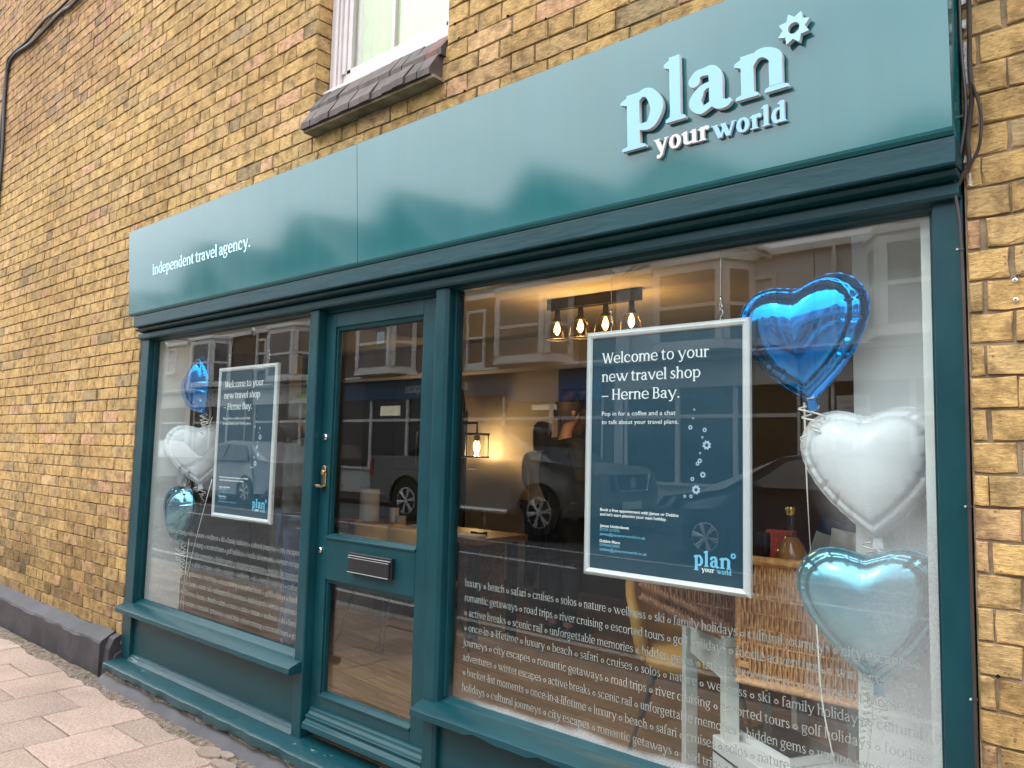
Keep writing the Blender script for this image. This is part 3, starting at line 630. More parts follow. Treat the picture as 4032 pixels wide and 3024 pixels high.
def add_brick(mb, fmap, u0, u1, v0, v1, z, x):
    g = .0034; u0 += g*1.25; u1 -= g*1.25; v0 += g; v1 -= g
    if u1-u0 < .012 or v1-v0 < .012: return
    nx = max(2, int((u1-u0)/.035)); ring = []
    for i in range(nx): ring.append((u0+(u1-u0)*i/nx, v0))
    for i in range(2): ring.append((u1, v0+(v1-v0)*i/2))
    for i in range(nx): ring.append((u1-(u1-u0)*i/nx, v1))
    for i in range(2): ring.append((u0, v1-(v1-v0)*i/2))
    n = len(ring); j = rng.normal(0, .0011, (n, 2)); cu, cv = (u0+u1)/2, (v0+v1)/2
    ins = np.abs(rng.normal(.0017, .0012, n))
    for c_ in (0, nx, nx+2, 2*nx+2): ins[c_ % n] += abs(rng.normal(.002, .003))
    if rng.random() < .3: ins[rng.integers(n)] += rng.uniform(.004, .013)
    d0 = rng.normal(0, .0016); tu, tv = rng.normal(0, .006), rng.normal(0, .01)
    bk, md, fr = [], [], []
    for i, (u, v) in enumerate(ring):
        u += j[i,0]; v += j[i,1]; su, sv = np.sign(cu-u), np.sign(cv-v)
        on_u = i >= nx and i < nx+2 or i >= 2*nx+2; on_v = not on_u
        bk.append(fmap(u, v, .012)); md.append(fmap(u, v, .0035+d0)); fu, fv = u+su*ins[i]*(1 if abs(cu-u) > abs(u1-u0)*.42 else 0), v+sv*ins[i]*(1 if abs(cv-v) > abs(v1-v0)*.42 else 0)
        fr.append(fmap(fu, fv, d0+tu*(u-cu)+tv*(v-cv)))
    vs = bk+md+fr; fs = [tuple(range(2*n, 3*n))]+[(a*n+i, a*n+(i+1) % n, (a+1)*n+(i+1) % n, (a+1)*n+i) for a in range(2) for i in range(n)]
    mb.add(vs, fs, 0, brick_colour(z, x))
wl = MB(); XW0, XW1 = -10.5, .75
fm = lambda u, v, d: (u, d, v)
k0 = int((.20-Z0)/COURSE)-1; k1 = int((6.5-Z0)/COURSE)+1
for k in range(k0, k1):
    v0 = Z0+k*COURSE; v1 = v0+COURSE; zc = v0+COURSE/2
    off = -2.137+(.0 if k % 2 else .1845)         # joint: headers of odd courses centre on stretchers of even ones
    m0 = int((XW0-off)/PER)-1
    for i in range(m0, int((XW1-off)/PER)+2):
        for a, b in ((off+i*PER, off+i*PER+.123), (off+i*PER+.123, off+(i+1)*PER)):
            a += rng.normal(0, .003); b += rng.normal(0, .003)
            segs = [(max(a, XW0), min(b, XW1))]
            for x0, x1, z0, z1 in OPEN:
                if z0 < zc < z1:
                    ns = []
                    for p, q in segs:
                        if q <= x0 or p >= x1: ns.append((p, q)); continue
                        if p < x0: ns.append((p, x0))
                        if q > x1: ns.append((x1, q))
                    segs = ns
            for p, q in segs:
                if q-p > .02: add_brick(wl, fm, p, q, v0, v1, zc, p)
# window reveals
for side, xr, sg in (('l', -3.305, 1), ('r', -2.325, -1)):
    fr_ = (lambda u, v, d, xr=xr, sg=sg: (xr-sg*d, u, v))
    for k in range(int((3.2-Z0)/COURSE), k1):
        v0 = Z0+k*COURSE; add_brick(wl, fr_, -.001, .122, v0, v0+COURSE, 3, -3)
y = .0075
for x0, x1, z0, z1 in ((XW0, -5.175, .15, 6.6), (-.392, XW1, -.05, 6.6), (-5.175, -3.305, 2.9, 6.6), (-2.325, -.392, 2.9, 6.6), (-3.305, -2.325, 2.9, 3.245)):
    wl.add([(x0,y,z0),(x1,y,z0),(x1,y,z1),(x0,y,z1)], [(0,1,2,3)], 1)
for xr in (-3.314, -2.316): wl.add([(xr,y,3.0),(xr,.13,3.0),(xr,.13,6.6),(xr,y,6.6)], [(0,1,2,3)], 1)
for x0, x1 in ((XW0, -5.175), (-.392, XW1)): wl.box(x0, x1, .03, .30, .0, 6.6, 1)
wl.box(-5.175, -3.32, .20, .30, 2.62, 6.6, 1); wl.box(-2.31, -.392, .20, .30, 2.62, 6.6, 1); wl.box(-3.32, -2.31, .20, .30, 2.62, 3.2, 1)
for _ in range(420):
    k = rng.integers(k0+4, k1-2); z = Z0+k*COURSE+rng.normal(0,.002); x = rng.uniform(-9, .7)
    if any(x0-.02 < x < x1+.02 and z0-.02 < z < z1+.02 for x0, x1, z0, z1 in OPEN) or z < .34 and x < -5: continue
    r_ = rng.uniform(.003, .008); wl.add([(x+r_*rng.uniform(.6,1.5)*math.cos(a), -.0045, z+r_*rng.uniform(.5,1)*math.sin(a)) for a in np.linspace(0,6.28,7,endpoint=False)]+[(x, .004, z)], [(i,(i+1) % 7,7) for i in range(7)], 2)
z = 2.2
while z < 3.3:
    h = rng.uniform(.012, .05)
    if rng.random() < .72:
        w0, w1 = rng.uniform(.003, .011, 2); xo = -.3775+rng.normal(0,.0015); wl.add([(xo-w0,-.0062,z),(xo+w1,-.0062,z+rng.normal(0,.004)),(xo+w1*rng.uniform(.4,1.2),-.0062,z+h),(xo-w0*rng.uniform(.3,1),-.0062,z+h*.9)], [(0,1,2,3)], 3)
    z += h*.9
build('brick_wall', wl, [M['brick'], M['mortar'], M['hole'], pmat('white_paint_smear', (.55,.52,.49), .8, var=.3, vscale=60)], B_)
# plinth: painted, chamfered top, broken right end
pl = MB(); xs = np.linspace(-10.4, -5.255, 50); vs = []
for x in xs:
    e = rng.normal(0, .003); zt = .285+.012*math.sin(x*1.3)
    vs += [(x, -.088+e, -.02), (x, -.090+e, .03), (x, -.088+e*.6, zt-.07+e), (x, -.080, zt-.055+e), (x, .006, zt+e), (x, .03, zt)]
pl.add(vs, [(6*i+j, 6*i+6+j, 6*i+7+j, 6*i+1+j) for i in range(49) for j in range(5)]+[tuple(range(6*49, 6*50))])
chunk = [(-.078,.0),(-.082,.10),(-.066,.19),(-.045,.25),(.0,.275),(.02,.275),(.02,0)]
pl.prism_x([(a+rng.normal(0,.004), b) for a, b in chunk], -5.253, -5.178)
pl.prism_x([(a*.8+.006, b*.62) for a, b in chunk], -5.182, -5.160)
o = build('plinth', pl, M['plinth'], B_, bevel=.006)
# tile window sill: two stepped rows of tiles
ts = MB()
for row, (xa, xe, zb, zf, yf, yt_, zt) in enumerate(((-3.292, -2.331, 3.088, 3.124, -.082, -.016, 3.215), (-3.302, -2.327, 3.190, 3.228, -.026, .046, 3.318))):
    x = xa
    while x < xe-.02:
        w = min(.079, xe-x); c = rng.uniform(.65, 1.15); c2 = (2.4, 1.1, .8) if rng.random() < .03 and row else (1,1,1); e = rng.normal(0,.003,4)
        q = [(x+.002, x+w-.002)]*2
        P_ = [(yf+e[0], zb), (yf+e[0], zf-.006), (yf+.005+e[0], zf), (yt_, zt+e[1]), (.09, zt+e[1]), (.09, zb)]
        n_ = len(P_); vs = [(x+.002, a_, b_) for a_, b_ in P_]+[(x+w-.002, a_, b_) for a_, b_ in P_]
        ts.add(vs, [tuple(range(n_))[::-1], tuple(range(n_, 2*n_))]+[(i, i+n_, (i+1) % n_+n_, (i+1) % n_) for i in range(n_)], 0, (c*c2[0], c*c2[1], c*c2[2], 1)); x += w
ts.box(-3.285, -2.333, -.066, .1, 3.074, 3.087, 1)
build('tile_sill', ts, [M['soldier'], M['mortar']], B_)
# upstairs window
wn = MB(); y0 = .085
wn.box(-3.300, -3.215, y0, .15, 3.20, 6.5); wn.box(-2.415, -2.330, y0, .15, 3.20, 6.5)
wn.box(-3.255, -3.232, y0-.012, y0, 3.30, 6.5); wn.box(-3.215, -3.185, y0+.012, .15, 3.42, 6.5)
wn.prism_x([(y0-.040,3.285),(.16,3.285),(.16,3.372),(y0+.004,3.362),(y0-.040,3.330)], -3.298, -2.332)
wf = build('window', wn, M['peel'], B_, bevel=.004)
sb = MB(); sb.box(-3.213, -2.417, y0+.022, .145, 3.374, 3.44); sb.box(-2.448, -2.417, y0+.022, .145, 3.415, 6.5); sb.box(-2.835, -2.813, y0+.024, .13, 3.415, 6.5); sb.box(-3.183, -3.150, y0+.022, .145, 3.415, 6.5)
build('sash', sb, M['peel'], wf, bevel=.003)
gp = MB(); gp.box(-3.16, -2.44, .125, .129, 3.40, 6.5); build('pane', gp, glass_mat('bedroom_glass', f0=.09), wf)
cu = MB(); nn = 60
xs = np.linspace(-3.2, -2.95, nn); vs = []
for x in xs: vs += [(x, .20+.012*math.sin(x*70), 3.3), (x, .20+.012*math.sin(x*70), 6.5)]
cu.add(vs, [(2*i, 2*i+2, 2*i+3, 2*i+1) for i in range(nn-1)], 0)
z = 3.34
while z < 6.4: cu.add([(-2.955,.215,z),(-2.36,.215,z),(-2.36,.205,z+.052),(-2.955,.205,z+.052)], [(0,1,2,3)], 1); z += .05
build('curtain', cu, [pmat('lime_curtain', (.42,.52,.12), .8, var=.12, vscale=30), pmat('pale_green_blind', (.60,.70,.36), .6, var=.03)], wf, smooth=True)

# ------------------------------------------------------------------ shop front
S_ = thing('storefront', 'teal painted wooden shop front with a half glazed door between two windows', 'shop front', (-2.78, 0, 0))
def post(name, x0, x1, z0, z1, y0=0.0, y1=.075):
    return build(name, MB().box(x0, x1, y0, y1, z0, z1), M['paint'], S_, bevel=.004)
post('pilaster', -5.170, -5.056, .135, 2.186, .006); post('pilaster', -.470, -.398, .135, 2.186, .010)
ml1 = MB().box(-3.250, -3.177, 0, .10, .130, 2.172); build('door_post', ml1, M['paint'], S_, bevel=.006)
ml2 = MB().prism_z([(-2.343,.0),(-2.285,.0),(-2.270,.010),(-2.270,.10),(-2.343,.10)], .130, 2.172); build('door_post', ml2, M['paint'], S_, bevel=.005)
# head: cornice, soffit, lower mouldings
hd = MB()
hd.prism_x([(-.084,2.236),(.05,2.236),(.05,2.262),(.05,2.310),(-.084,2.310),(-.087,2.306),(-.087,2.242)], -5.085, -.393)
hd.prism_x([(-.052,2.218),(.06,2.210),(.06,2.235),(-.060,2.235),(-.064,2.228)], -5.12, -.396)
hd.prism_x([(-.014,2.172),(.07,2.168),(.07,2.209),(-.016,2.213),(-.020,2.206),(-.020,2.181)], -5.165, -.400)
build('cornice', hd, M['paint_h'], S_, bevel=.004)
for x0, x1, z0 in ((-5.056,-3.250,.503),(-2.270,-.470,.513)):
    st = MB(); st.prism_x([(.042,2.160),(.075,2.160),(.075,2.172),(.030,2.172)], x0, x1)
    for a in (x0, x1-.012): st.box(a, a+.012, .040, .075, z0, 2.162)
    st.prism_x([(.058,z0+.002),(.075,z0+.004),(.075,z0-.055),(.012,z0-.055),(.010,z0-.040),(.017,z0-.022),(.035,z0-.010)], x0+.001, x1-.001)
    build('glazing_bead', st, M['paint'], S_, bevel=.0025)
for x0, x1, zf in ((-5.135,-3.190,.470),(-2.345,-.385,.486)):
    si = MB(); n = 40; xs = np.linspace(x0, x1, n); vs = []
    for i, x in enumerate(xs):
        e = .0015*math.sin(x*23)+.001*math.sin(x*51); ch = 0
        if x0 > -3 and (abs(x+1.98) < .06 or -1.70 < x < -1.25): ch = .010+.004*math.sin(x*40)
        vs += [(x, .06, zf+.012), (x, .006, zf+.014), (x, -.055+e, zf-.004), (x, -.068+e, zf-.012), (x, -.069+e, zf-.036+ch), (x, -.058, zf-.042+ch), (x, .02, zf-.040), (x, .06, zf-.040)]
    si.add(vs, [(8*i+(j+1) % 8, 8*i+8+(j+1) % 8, 8*i+8+j, 8*i+j) for i in range(n-1) for j in range(8)]+[tuple(range(8)), tuple(range(8*(n-1), 8*n))[::-1]])
    build('window_sill', si, M['paint_h'], S_, smooth=True)
for x0, x1, zt in ((-5.056,-3.250,.43),(-2.270,-.470,.445)):
    rs = MB(); rs.box(x0, x1, .030, .060, .12, zt); build('stall_riser', rs, M['paint_h'], S_)
    wb = MB(); wb.prism_x([(-.002,.132),(.030,.132),(.030,.172),(.020,.168),(.010,.150)], x0, x1); build('riser_bead', wb, M['worn'], S_)
for x0, x1, z1 in ((-5.170,-5.06,.43),(-.468,-.400,.445)): pass
bs = MB(); n = 120; xs = np.linspace(-5.175, -.37, n); vs = []
for x in xs:
    e = .0025*math.sin(x*17)+.0018*math.sin(x*43+1)+rng.normal(0,.0008); zs_ = .004*math.sin(x*2.1)
    vs += [(x, .06, .134), (x, .0, .133), (x, -.085+e, .118), (x, -.099+e, .110), (x, -.101+e, .076+zs_+e*1.5), (x, -.09, .068+zs_), (x, .06, .068)]
bs.add(vs, [(7*i+(j+1) % 7, 7*i+7+(j+1) % 7, 7*i+7+j, 7*i+j) for i in range(n-1) for j in range(7)]+[tuple(range(7)), tuple(range(7*(n-1), 7*n))[::-1]])
build('bottom_rail', bs, M['worn'], S_, smooth=True)
kk = MB(); vs = []
for x in xs:
    e = .004*math.sin(x*13)+.003*math.sin(x*37)+rng.normal(0,.0012)
    vs += [(x, .03, .07), (x, -.078+e, .068), (x, -.082+e, .046+e), (x, -.105+e, .036+e), (x, -.150+e*1.4, -.004)]
kk.add(vs, [(5*i+j+1, 5*i+6+j, 5*i+5+j, 5*i+j) for i in range(n-1) for j in range(1)], 1)
kk.add([], [])
off = len(kk.v)-len(vs)
for i in range(n-1):
    for j in range(1, 4):
        kk.f.append((off+5*i+j+1, off+5*i+6+j, off+5*i+5+j, off+5*i+j)); kk.m.append(1 if j == 1 else 0); kk.c.append(None)
build('kick_strip', kk, [M['plinth'], M['dirt']], S_, smooth=True)
# window panes with the vinyl lettering
ROWS = ['luxury * beach * safari * cruises * solos * nature * wellness * ski * family holidays * cultural journeys * city escapes *',
 'romantic getaways * road trips * river cruising * escorted tours * golf holidays * foodie adventures * winter escapes',
 '* active breaks * scenic rail * unforgettable memories * hidden gems * unique experiences * bucket-list moments',
 '* once-in-a-lifetime * luxury * beach * safari * cruises * solos * nature * wellness * ski * family holidays * cultural',
 'journeys * city escapes * romantic getaways * road trips * river cruising * escorted tours * golf holidays * foodie',
 'adventures * winter escapes * active breaks * scenic rail * unforgettable memories * hidden gems * unique experiences',
 '* bucket-list moments * once-in-a-lifetime * luxury * beach * safari * cruises * solos * nature * wellness * ski * family',
 'holidays * cultural journeys * city escapes * romantic getaways * road trips * river cruising * escorted tours * golf']
RZ = [.957,.899,.841,.783,.725,.667,.610,.552]
for x0, x1, z0, tx0, tx1, mt in ((-5.052,-3.252,.498,-4.975,-3.318,M['glass']),(-2.275,-.468,.508,-2.188,-.530,M['glass_fog'])):
    pn = build('window_pane', MB().box(x0, x1, .058, .064, z0, 2.166), mt, S_)
    for t, z in zip(ROWS, RZ):
        m = MB(); serif(m, t, tx0, z-(.004 if x0 < -4 else 0), .0205, tx1-tx0, 84, .0004, .0646); build('vinyl_text', m, M['vinyl'], pn)
# door
dr = MB(); yf, yb = .048, .092
dr.box(-3.174,-3.098,yf,yb,.150,2.152); dr.box(-2.468,-2.346,yf,yb,.150,2.152)
dr.box(-3.098,-2.468,yf,yb,2.082,2.152); dr.box(-3.098,-2.468,yf,yb,.872,1.062); dr.box(-3.098,-2.468,yf,yb,.150,.330)
dr.box(-3.176,-2.344,.040,.10,2.153,2.172)
D_ = build('door', dr, M['paint'], S_, bevel=.003)
for z0, z1 in ((1.062,2.082),(.330,.872)):
    bd = MB(); b = .022
    bd.prism_x([(yf-.006,z0),(yf-.006,z0+.010),(yf+.012,z0+b),(yb-.012,z0+b+.003),(yb-.012,z0)], -3.098+.0005, -2.468-.0005)
    bd.prism_x([(yf+.006,z1),(yb-.012,z1),(yb-.012,z1-b),(yf+.014,z1-b*.8)], -3.098+.0005, -2.468-.0005)
    bd.box(-3.0975,-3.088,yf+.010,yb-.012,z0+.012,z1-.01); bd.box(-2.478,-2.4685,yf+.010,yb-.012,z0+.012,z1-.01)
    build('glazing_bead', bd, M['paint'], D_, bevel=.002)
    build('pane', MB().box(-3.094,-2.472,yb-.011,yb-.006,z0+.005,z1-.005), M['glass'], D_)
wb = MB(); wb.prism_x([(-.012,.190),(.047,.190),(.047,.282),(.034,.276),(.028,.262),(.020,.252),(.006,.246),(.010,.228),(-.008,.216)], -3.150, -2.352)
build('weather_bar', wb, M['paint_h'], D_, bevel=.003)
lb = MB(); lb.box(-2.895,-2.598,.028,.0475,.932,1.022); lb.box(-2.888,-2.605,.018,.028,.936,.999)
LB = build('letterbox', lb, M['black'], D_, bevel=.004)
tr = MB(); tr.tube([(-2.893,.024,1.008),(-2.600,.024,1.008)], .0026); tr.tube([(-2.889,.0165,1.0),(-2.604,.0165,1.0)], .0018); tr.tube([(-2.889,.0165,.936),(-2.604,.0165,.936)], .0022)
build('flap_trim', tr, M['trim_steel'], LB, smooth=True)
lk = MB()
prof = [(.024*math.cos(a), .052*math.sin(a)) for a in np.linspace(0, 2*math.pi, 20, endpoint=False)]
lk.prism_y([(-3.136+.017*math.cos(a), 1.352+(.040 if math.sin(a) > 0 else .030)+.017*math.sin(a)*(1 if math.sin(a) > 0 else .3)) for a in np.linspace(0, 2*math.pi, 20, endpoint=False)], .038, .0475)
lk.box(-3.152,-3.119,.040,.0475,1.318,1.375); lk.prism_x([(.0475,1.318),(.036,1.316),(.018,1.310),(.010,1.318),(.006,1.316),(.014,1.303),(.036,1.306),(.0475,1.308)], -3.156, -3.117)
lk.lathe([(.011,.030),(.011,.038)], (-3.136,0,1.375), 16, 'y')
build('latch_pull', lk, M['brass'], D_, bevel=.002)
for zc, r_ in ((1.545, .017), (1.005, .015)):
    k = MB(); k.lathe([(r_,.0475),(r_,.042),(r_*.8,.0385),(r_*.45,.038)], (-3.142,0,zc), 24, 'y'); ko = build('lock', k, M['steel'], D_, smooth=True)
    kh = MB(); kh.box(-3.144,-3.140,.0368,.0378,zc-.008,zc+.006); kh.lathe([(.004,.0368),(.004,.0378)], (-3.142,0,zc+.005), 10, 'y'); build('keyhole', kh, M['black'], ko)
sk = MB(); sk.box(-2.83,-2.775,.0868,.0872,1.985,2.04); sk.lathe([(.012,.0862),(.012,.0867)], (-2.8,0,2.005), 20, 'y'); build('sticker', sk, M['print'], D_)

# ------------------------------------------------------------------ fascia sign
F_ = thing('fascia_sign', 'long teal fascia board with raised pale blue shop lettering', 'shop sign', (-2.77, -.1, 2.315))
yt, ybm = -.132, -.102
def fpanel(x0, x1):
    p = [(ybm,2.327),(ybm+.004,2.319),(ybm+.016,2.311),(.03,2.311),(.03,2.862),(yt+.004,2.866),(yt,2.862)]
    return MB().prism_x(p, x0, x1)
for a, b in ((-5.135,-2.7535),(-2.7505,-.395)): build('sign_panel', fpanel(a, b), M['fascia'], F_)
def fy(z): return ybm+(yt-ybm)*(z-2.318)/(2.862-2.318)
def fletter(ch, xa, xb, z0, xh, Wt, face, d=.017, gap=.006):
    V, Fc, E, adv = glyph_mesh(ch, Wt); x_0, x_1 = V[:,0].min(), V[:,0].max(); k = xh/500; kx = (xb-xa)/(x_1-x_0); m = MB()
    pt = lambda v, off: (xa+(v[0]-x_0)*kx, fy(z0+v[1]*k)-off, z0+v[1]*k); n = len(V)
    fr = [pt(v, gap+d) for v in V]; bk = [pt(v, gap) for v in V]
    m.add(fr, Fc, 0); m.add(fr+bk, [(a, a+n, b+n, b) for a, b in E], 1)
    return build('letter', m, [face, M['letter_side']], F_)
fletter('p', -1.342, -1.185, 2.5325, .1265, 158, M['letter_blue']); fletter('l', -1.180, -1.108, 2.532, .1385, 158, M['letter_blue'])
fletter('a', -1.096, -.957, 2.5330, .130, 158, M['letter_blue']); fletter('n', -.948, -.788, 2.5355, .1265, 158, M['letter_blue'])
st = MB(); sunstar(st, -.770, 2.695, .047, .031, .0165, fy(2.695)-.023, .017, (0,1), .32); build('star_emblem', st, [M['letter_blue'], M['letter_side']], F_)
def word(s, xa, xb, z0, xh, Wt, face):
    k = (xb-xa)/text_width(s, Wt); x = xa
    for c in s:
        V, _, _, adv = glyph_mesh(c, Wt); fletter(c, x+V[:,0].min()*k, x+V[:,0].max()*k, z0, xh, Wt, face, .010, .004); x += adv*k
word('your', -1.226, -1.036, 2.451, .042, 150, M['letter_white']); word('world', -1.028, -.799, 2.4445, .0415, 150, M['letter_blue'])
sp_ = MB(); serif(sp_, 'Independent travel agency.', 0, 2.536, .0475, 1.142, 104, .0015, 0, (0,0))
sp_.v = [(-4.790+p[0], fy(p[2])-.0006+p[1]-.0012, p[2]) for p in sp_.v]
build('strapline', sp_, pmat('cut_vinyl_blue', (.62,.90,.98), .5, var=.01), F_)

# ------------------------------------------------------------------ cables and screws on the brickwork
def cable(name, pts, r, mat, label, clips=()):
    t = thing(name, label, 'cable', pts[-1]); c = _cr(pts, False, 6); m = MB(); m.tube([tuple(p) for p in c], r, 6); build('sheath', m, mat, t, smooth='all')
    for p in clips:
        k = MB(); k.box(p[0]-.007, p[0]+.005, p[1]-.005, p[1]+.006, p[2]-.003, p[2]+.003); k.lathe([(.0025,-.010),(.0025,-.004)], (p[0]-.008, p[1], p[2]), 8, 'y', 1); build('clip', k, [M['cable'], M['grit']], t)
    return t
cable('cable', [(-.388,-.012,3.4),(-.388,-.012,2.7),(-.386,-.014,2.55),(-.380,-.014,2.40),(-.392,-.016,2.30),(-.409,-.014,2.20),(-.400,-.012,2.08),(-.397,-.010,1.8),(-.398,-.010,1.2),(-.396,-.010,.55)], .0045, M['cable'], 'thin black cable running down beside the right end of the shop front', [(-.402,-.012,2.60),(-.392,-.014,2.38),(-.399,-.012,2.035),(-.397,-.010,1.39),(-.397,-.010,.93)])
cable('cable', [(-.366,-.010,3.4),(-.367,-.010,2.7),(-.369,-.012,2.52),(-.367,-.012,2.42),(-.378,-.012,2.32),(-.376,-.012,2.25),(-.392,-.014,2.225),(-.404,-.012,2.20)], .006, M['cable_grey'], 'grey weathered cable hanging down the bricks right of the sign')
cable('cable', [(-.367,-.014,2.47),(-.352,-.020,2.41),(-.345,-.024,2.36),(-.352,-.022,2.29),(-.376,-.016,2.245),(-.402,-.012,2.215)], .004, M['cable_grey'], 'short looped cable bulging out from the grey weathered cable')
cable('cable', [(-5.6,-.02,5.26),(-6.758,-.02,5.134),(-7.104,-.02,5.156),(-7.781,-.02,5.134),(-8.30,-.02,5.18),(-8.49,-.02,5.10),(-8.52,-.02,4.78),(-8.45,-.02,4.2),(-8.47,-.02,3.2),(-8.47,-.02,.3)], .016, M['cable'], 'thick black cable turning down the far left edge of the brick wall', [(-7.4,-.02,5.15),(-7.0,-.02,5.15),(-8.5,-.02,4.9)])
cable('cable', [(-5.6,-.02,5.33),(-7.011,-.02,5.218),(-7.49,-.02,5.242),(-7.96,-.02,5.204),(-8.396,-.02,5.214),(-8.537,-.02,5.135),(-8.56,-.02,4.6),(-8.50,-.02,3.2),(-8.50,-.02,.3)], .012, M['cable'], 'thinner upper black cable beside the thick one at the top left')
for i, (x, z, l) in enumerate(((-.288, 1.943, 'upper silver cross-head screw in the bricks right of the window'), (-.288, 1.895, 'lower silver cross-head screw in the bricks right of the window'))):
    k = MB(); k.lathe([(.0055,-.002),(.0055,-.004),(.003,-.0055)], (x, 0, z), 12, 'y'); k.box(x-.003,x+.003,-.0062,-.0054,z-.0006,z+.0006,1); k.box(x-.0006,x+.0006,-.0063,-.0055,z-.003,z+.003,1); tag(build('screw', k, [M['steel'], M['black']]), l, 'screw', 'screws in the bricks')
# ------------------------------------------------------------------ room behind the windows
XL, XR, YB, ZF, ZC = -8.2, .9, 4.25, .10, 2.56
fl = MB(); fl.box(XL, XR, .075, YB, -.05, ZF); tag(build('shop_floor', fl, M['planks']), kind='structure')
cl = MB(); cl.box(XL, XR, .30, YB, ZC, ZC+.06); cl.box(-5.17, -.40, .078, .30, 2.20, 2.26); tag(build('shop_ceiling', cl, M['ceil']), kind='structure')
RM = thing('shop_interior', 'plastered walls of the room behind the shop windows', 'room walls', (-3.6, 4.2, .1))
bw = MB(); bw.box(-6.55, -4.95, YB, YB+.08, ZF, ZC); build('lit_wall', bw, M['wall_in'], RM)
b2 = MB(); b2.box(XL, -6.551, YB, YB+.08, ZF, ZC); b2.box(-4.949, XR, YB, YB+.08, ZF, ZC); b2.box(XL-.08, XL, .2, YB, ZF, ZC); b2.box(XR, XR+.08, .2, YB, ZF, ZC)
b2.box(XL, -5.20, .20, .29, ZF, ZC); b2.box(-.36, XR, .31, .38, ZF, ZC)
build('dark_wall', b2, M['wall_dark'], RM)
rt = MB(); rt.box(-5.20, -5.055, .072, .31, ZF, 2.19); build('window_return', rt, M['white'], RM)
pn = MB(); pn.box(-.760, -.34, .30, .60, ZF, ZC); build('white_partition', pn, M['white'], RM)
sp_ = MB(); sp_.box(-.512, -.470, .0765, .092, .513, 2.19); build('white_frame_strip', sp_, M['upvc'], S_)
bm = MB(); bm.box(-7.6, -4.0, 3.30, 3.55, 2.28, ZC); build('ceiling_beam', bm, M['wall_in'], RM)
t = thing('wooden_cupboard', 'dark brown wooden cupboard low down behind the left window', 'cupboard', (-6.38,1.7,ZF))
cb = MB(); cb.box(-6.65,-6.11,1.6,2.0,ZF,1.18); build('body', cb, M['walnut'], t, bevel=.004)
cb = MB(); cb.box(-6.37,-6.36,1.585,1.599,.18,1.12); cb.box(-6.64,-6.12,1.585,1.599,1.13,1.15); build('door_edge', cb, M['leg'], t)
df = MB(); df.box(-6.08,-6.02,1.60,1.72,ZF,2.3); df.box(-6.02,-5.93,1.66,1.74,ZF,2.3); df.box(-5.93,-5.88,1.60,1.72,ZF,2.3); build('door_frame', df, M['wall_in'], RM)
# ceiling light with four glass shades
CLx, CLy = -2.945, 2.0
c = thing('ceiling_light', 'black bar ceiling light with four amber glass shades', 'ceiling light', (CLx, CLy, ZC))
build('bar', MB().box(CLx-.37, CLx+.37, CLy-.03, CLy+.03, ZC-.075, ZC-.002), M['blackmatt'], c, bevel=.004)
for x in (-3.24, -3.042, -2.839, -2.639):
    h = MB(); h.lathe([(.008,0),(.008,.07),(.020,.0),(.020,-.03),(.034,-.052),(.036,-.062)], (x, CLy, ZC-.10), 16); sh = build('shade_holder', h, M['blackmatt'], c, smooth=True)
    g = MB(); g.lathe([(.034,-.055),(.055,-.075),(.070,-.11),(.074,-.150),(.076,-.185)], (x, CLy, ZC-.10), 24); g.f = g.f[:-2]; g.m = g.m[:-2]; g.c = g.c[:-2]; build('glass_shade', g, M['lampglass'], sh, smooth=True)
    rg = MB(); rg.lathe([(.073,-.186),(.079,-.186),(.079,-.176),(.073,-.176)], (x, CLy, ZC-.10), 24); rg.f = rg.f[:-2]; rg.m = rg.m[:-2]; rg.c = rg.c[:-2]; build('shade_rim', rg, M['blackmatt'], sh, smooth=True)
    b = MB(); b.lathe([(.004,-.06),(.012,-.075),(.021,-.105),(.020,-.125),(.010,-.145),(.002,-.15)], (x, CLy, ZC-.10), 14); build('bulb', b, M['bulb'], sh, smooth='all')
    l = bpy.data.lights.new('bulb_light', 'POINT'); l.energy = 4.8; l.color = (1, .62, .28); l.shadow_soft_size = .03; lo = bpy.data.objects.new('bulb_light', l); COL.objects.link(lo); lo.location = (x, CLy, ZC-.31)
# lantern on a bracket against the lit wall
LX, LY = -5.86, 3.98
t = thing('wall_lantern', 'black cage wall lantern with a glowing bulb on a bracket arm', 'wall lamp', (LX, YB, 1.6))
m = MB(); m.tube([(LX-.42,YB-.01,1.95),(LX-.42,YB-.01,.12)], .013, 8); m.tube([(LX-.42,YB-.01,1.80),(LX-.42,LY,1.80)], .010, 8); m.tube([(LX-.42,LY,1.80),(LX,LY,1.80),(LX,LY,1.69)], .012, 8); build('bracket', m, M['blackmatt'], t, smooth=True)
m = MB(); m.box(LX-.10,LX+.10,LY-.10,LY+.10,1.665,1.69); m.box(LX-.10,LX+.10,LY-.10,LY+.10,1.415,1.435); m.lathe([(.03,1.60),(.035,1.665)], (LX,LY,0), 12)
for a in (-1,1):
    for b in (-1,1): m.tube([(LX+a*.09,LY+b*.09,1.43),(LX+a*.09,LY+b*.09,1.67)], .006, 6)
build('cage', m, M['blackmatt'], t)
g = MB(); g.lathe([(.085,1.437),(.085,1.66)], (LX,LY,0), 20); g.f = g.f[:-2]; g.m = g.m[:-2]; g.c = g.c[:-2]; build('glass_tube', g, M['clear'], t, smooth=True)
b = MB(); b.lathe([(.012,1.62),(.030,1.58),(.038,1.54),(.030,1.50),(.004,1.48)], (LX,LY,0), 16); build('bulb', b, M['bulb'], t, smooth='all')
l = bpy.data.lights.new('lantern_light', 'POINT'); l.energy = 26; l.color = (1, .60, .25); l.shadow_soft_size = .05; lo = bpy.data.objects.new('lantern_light', l); COL.objects.link(lo); lo.location = (LX+.02, LY-.02, 1.45)
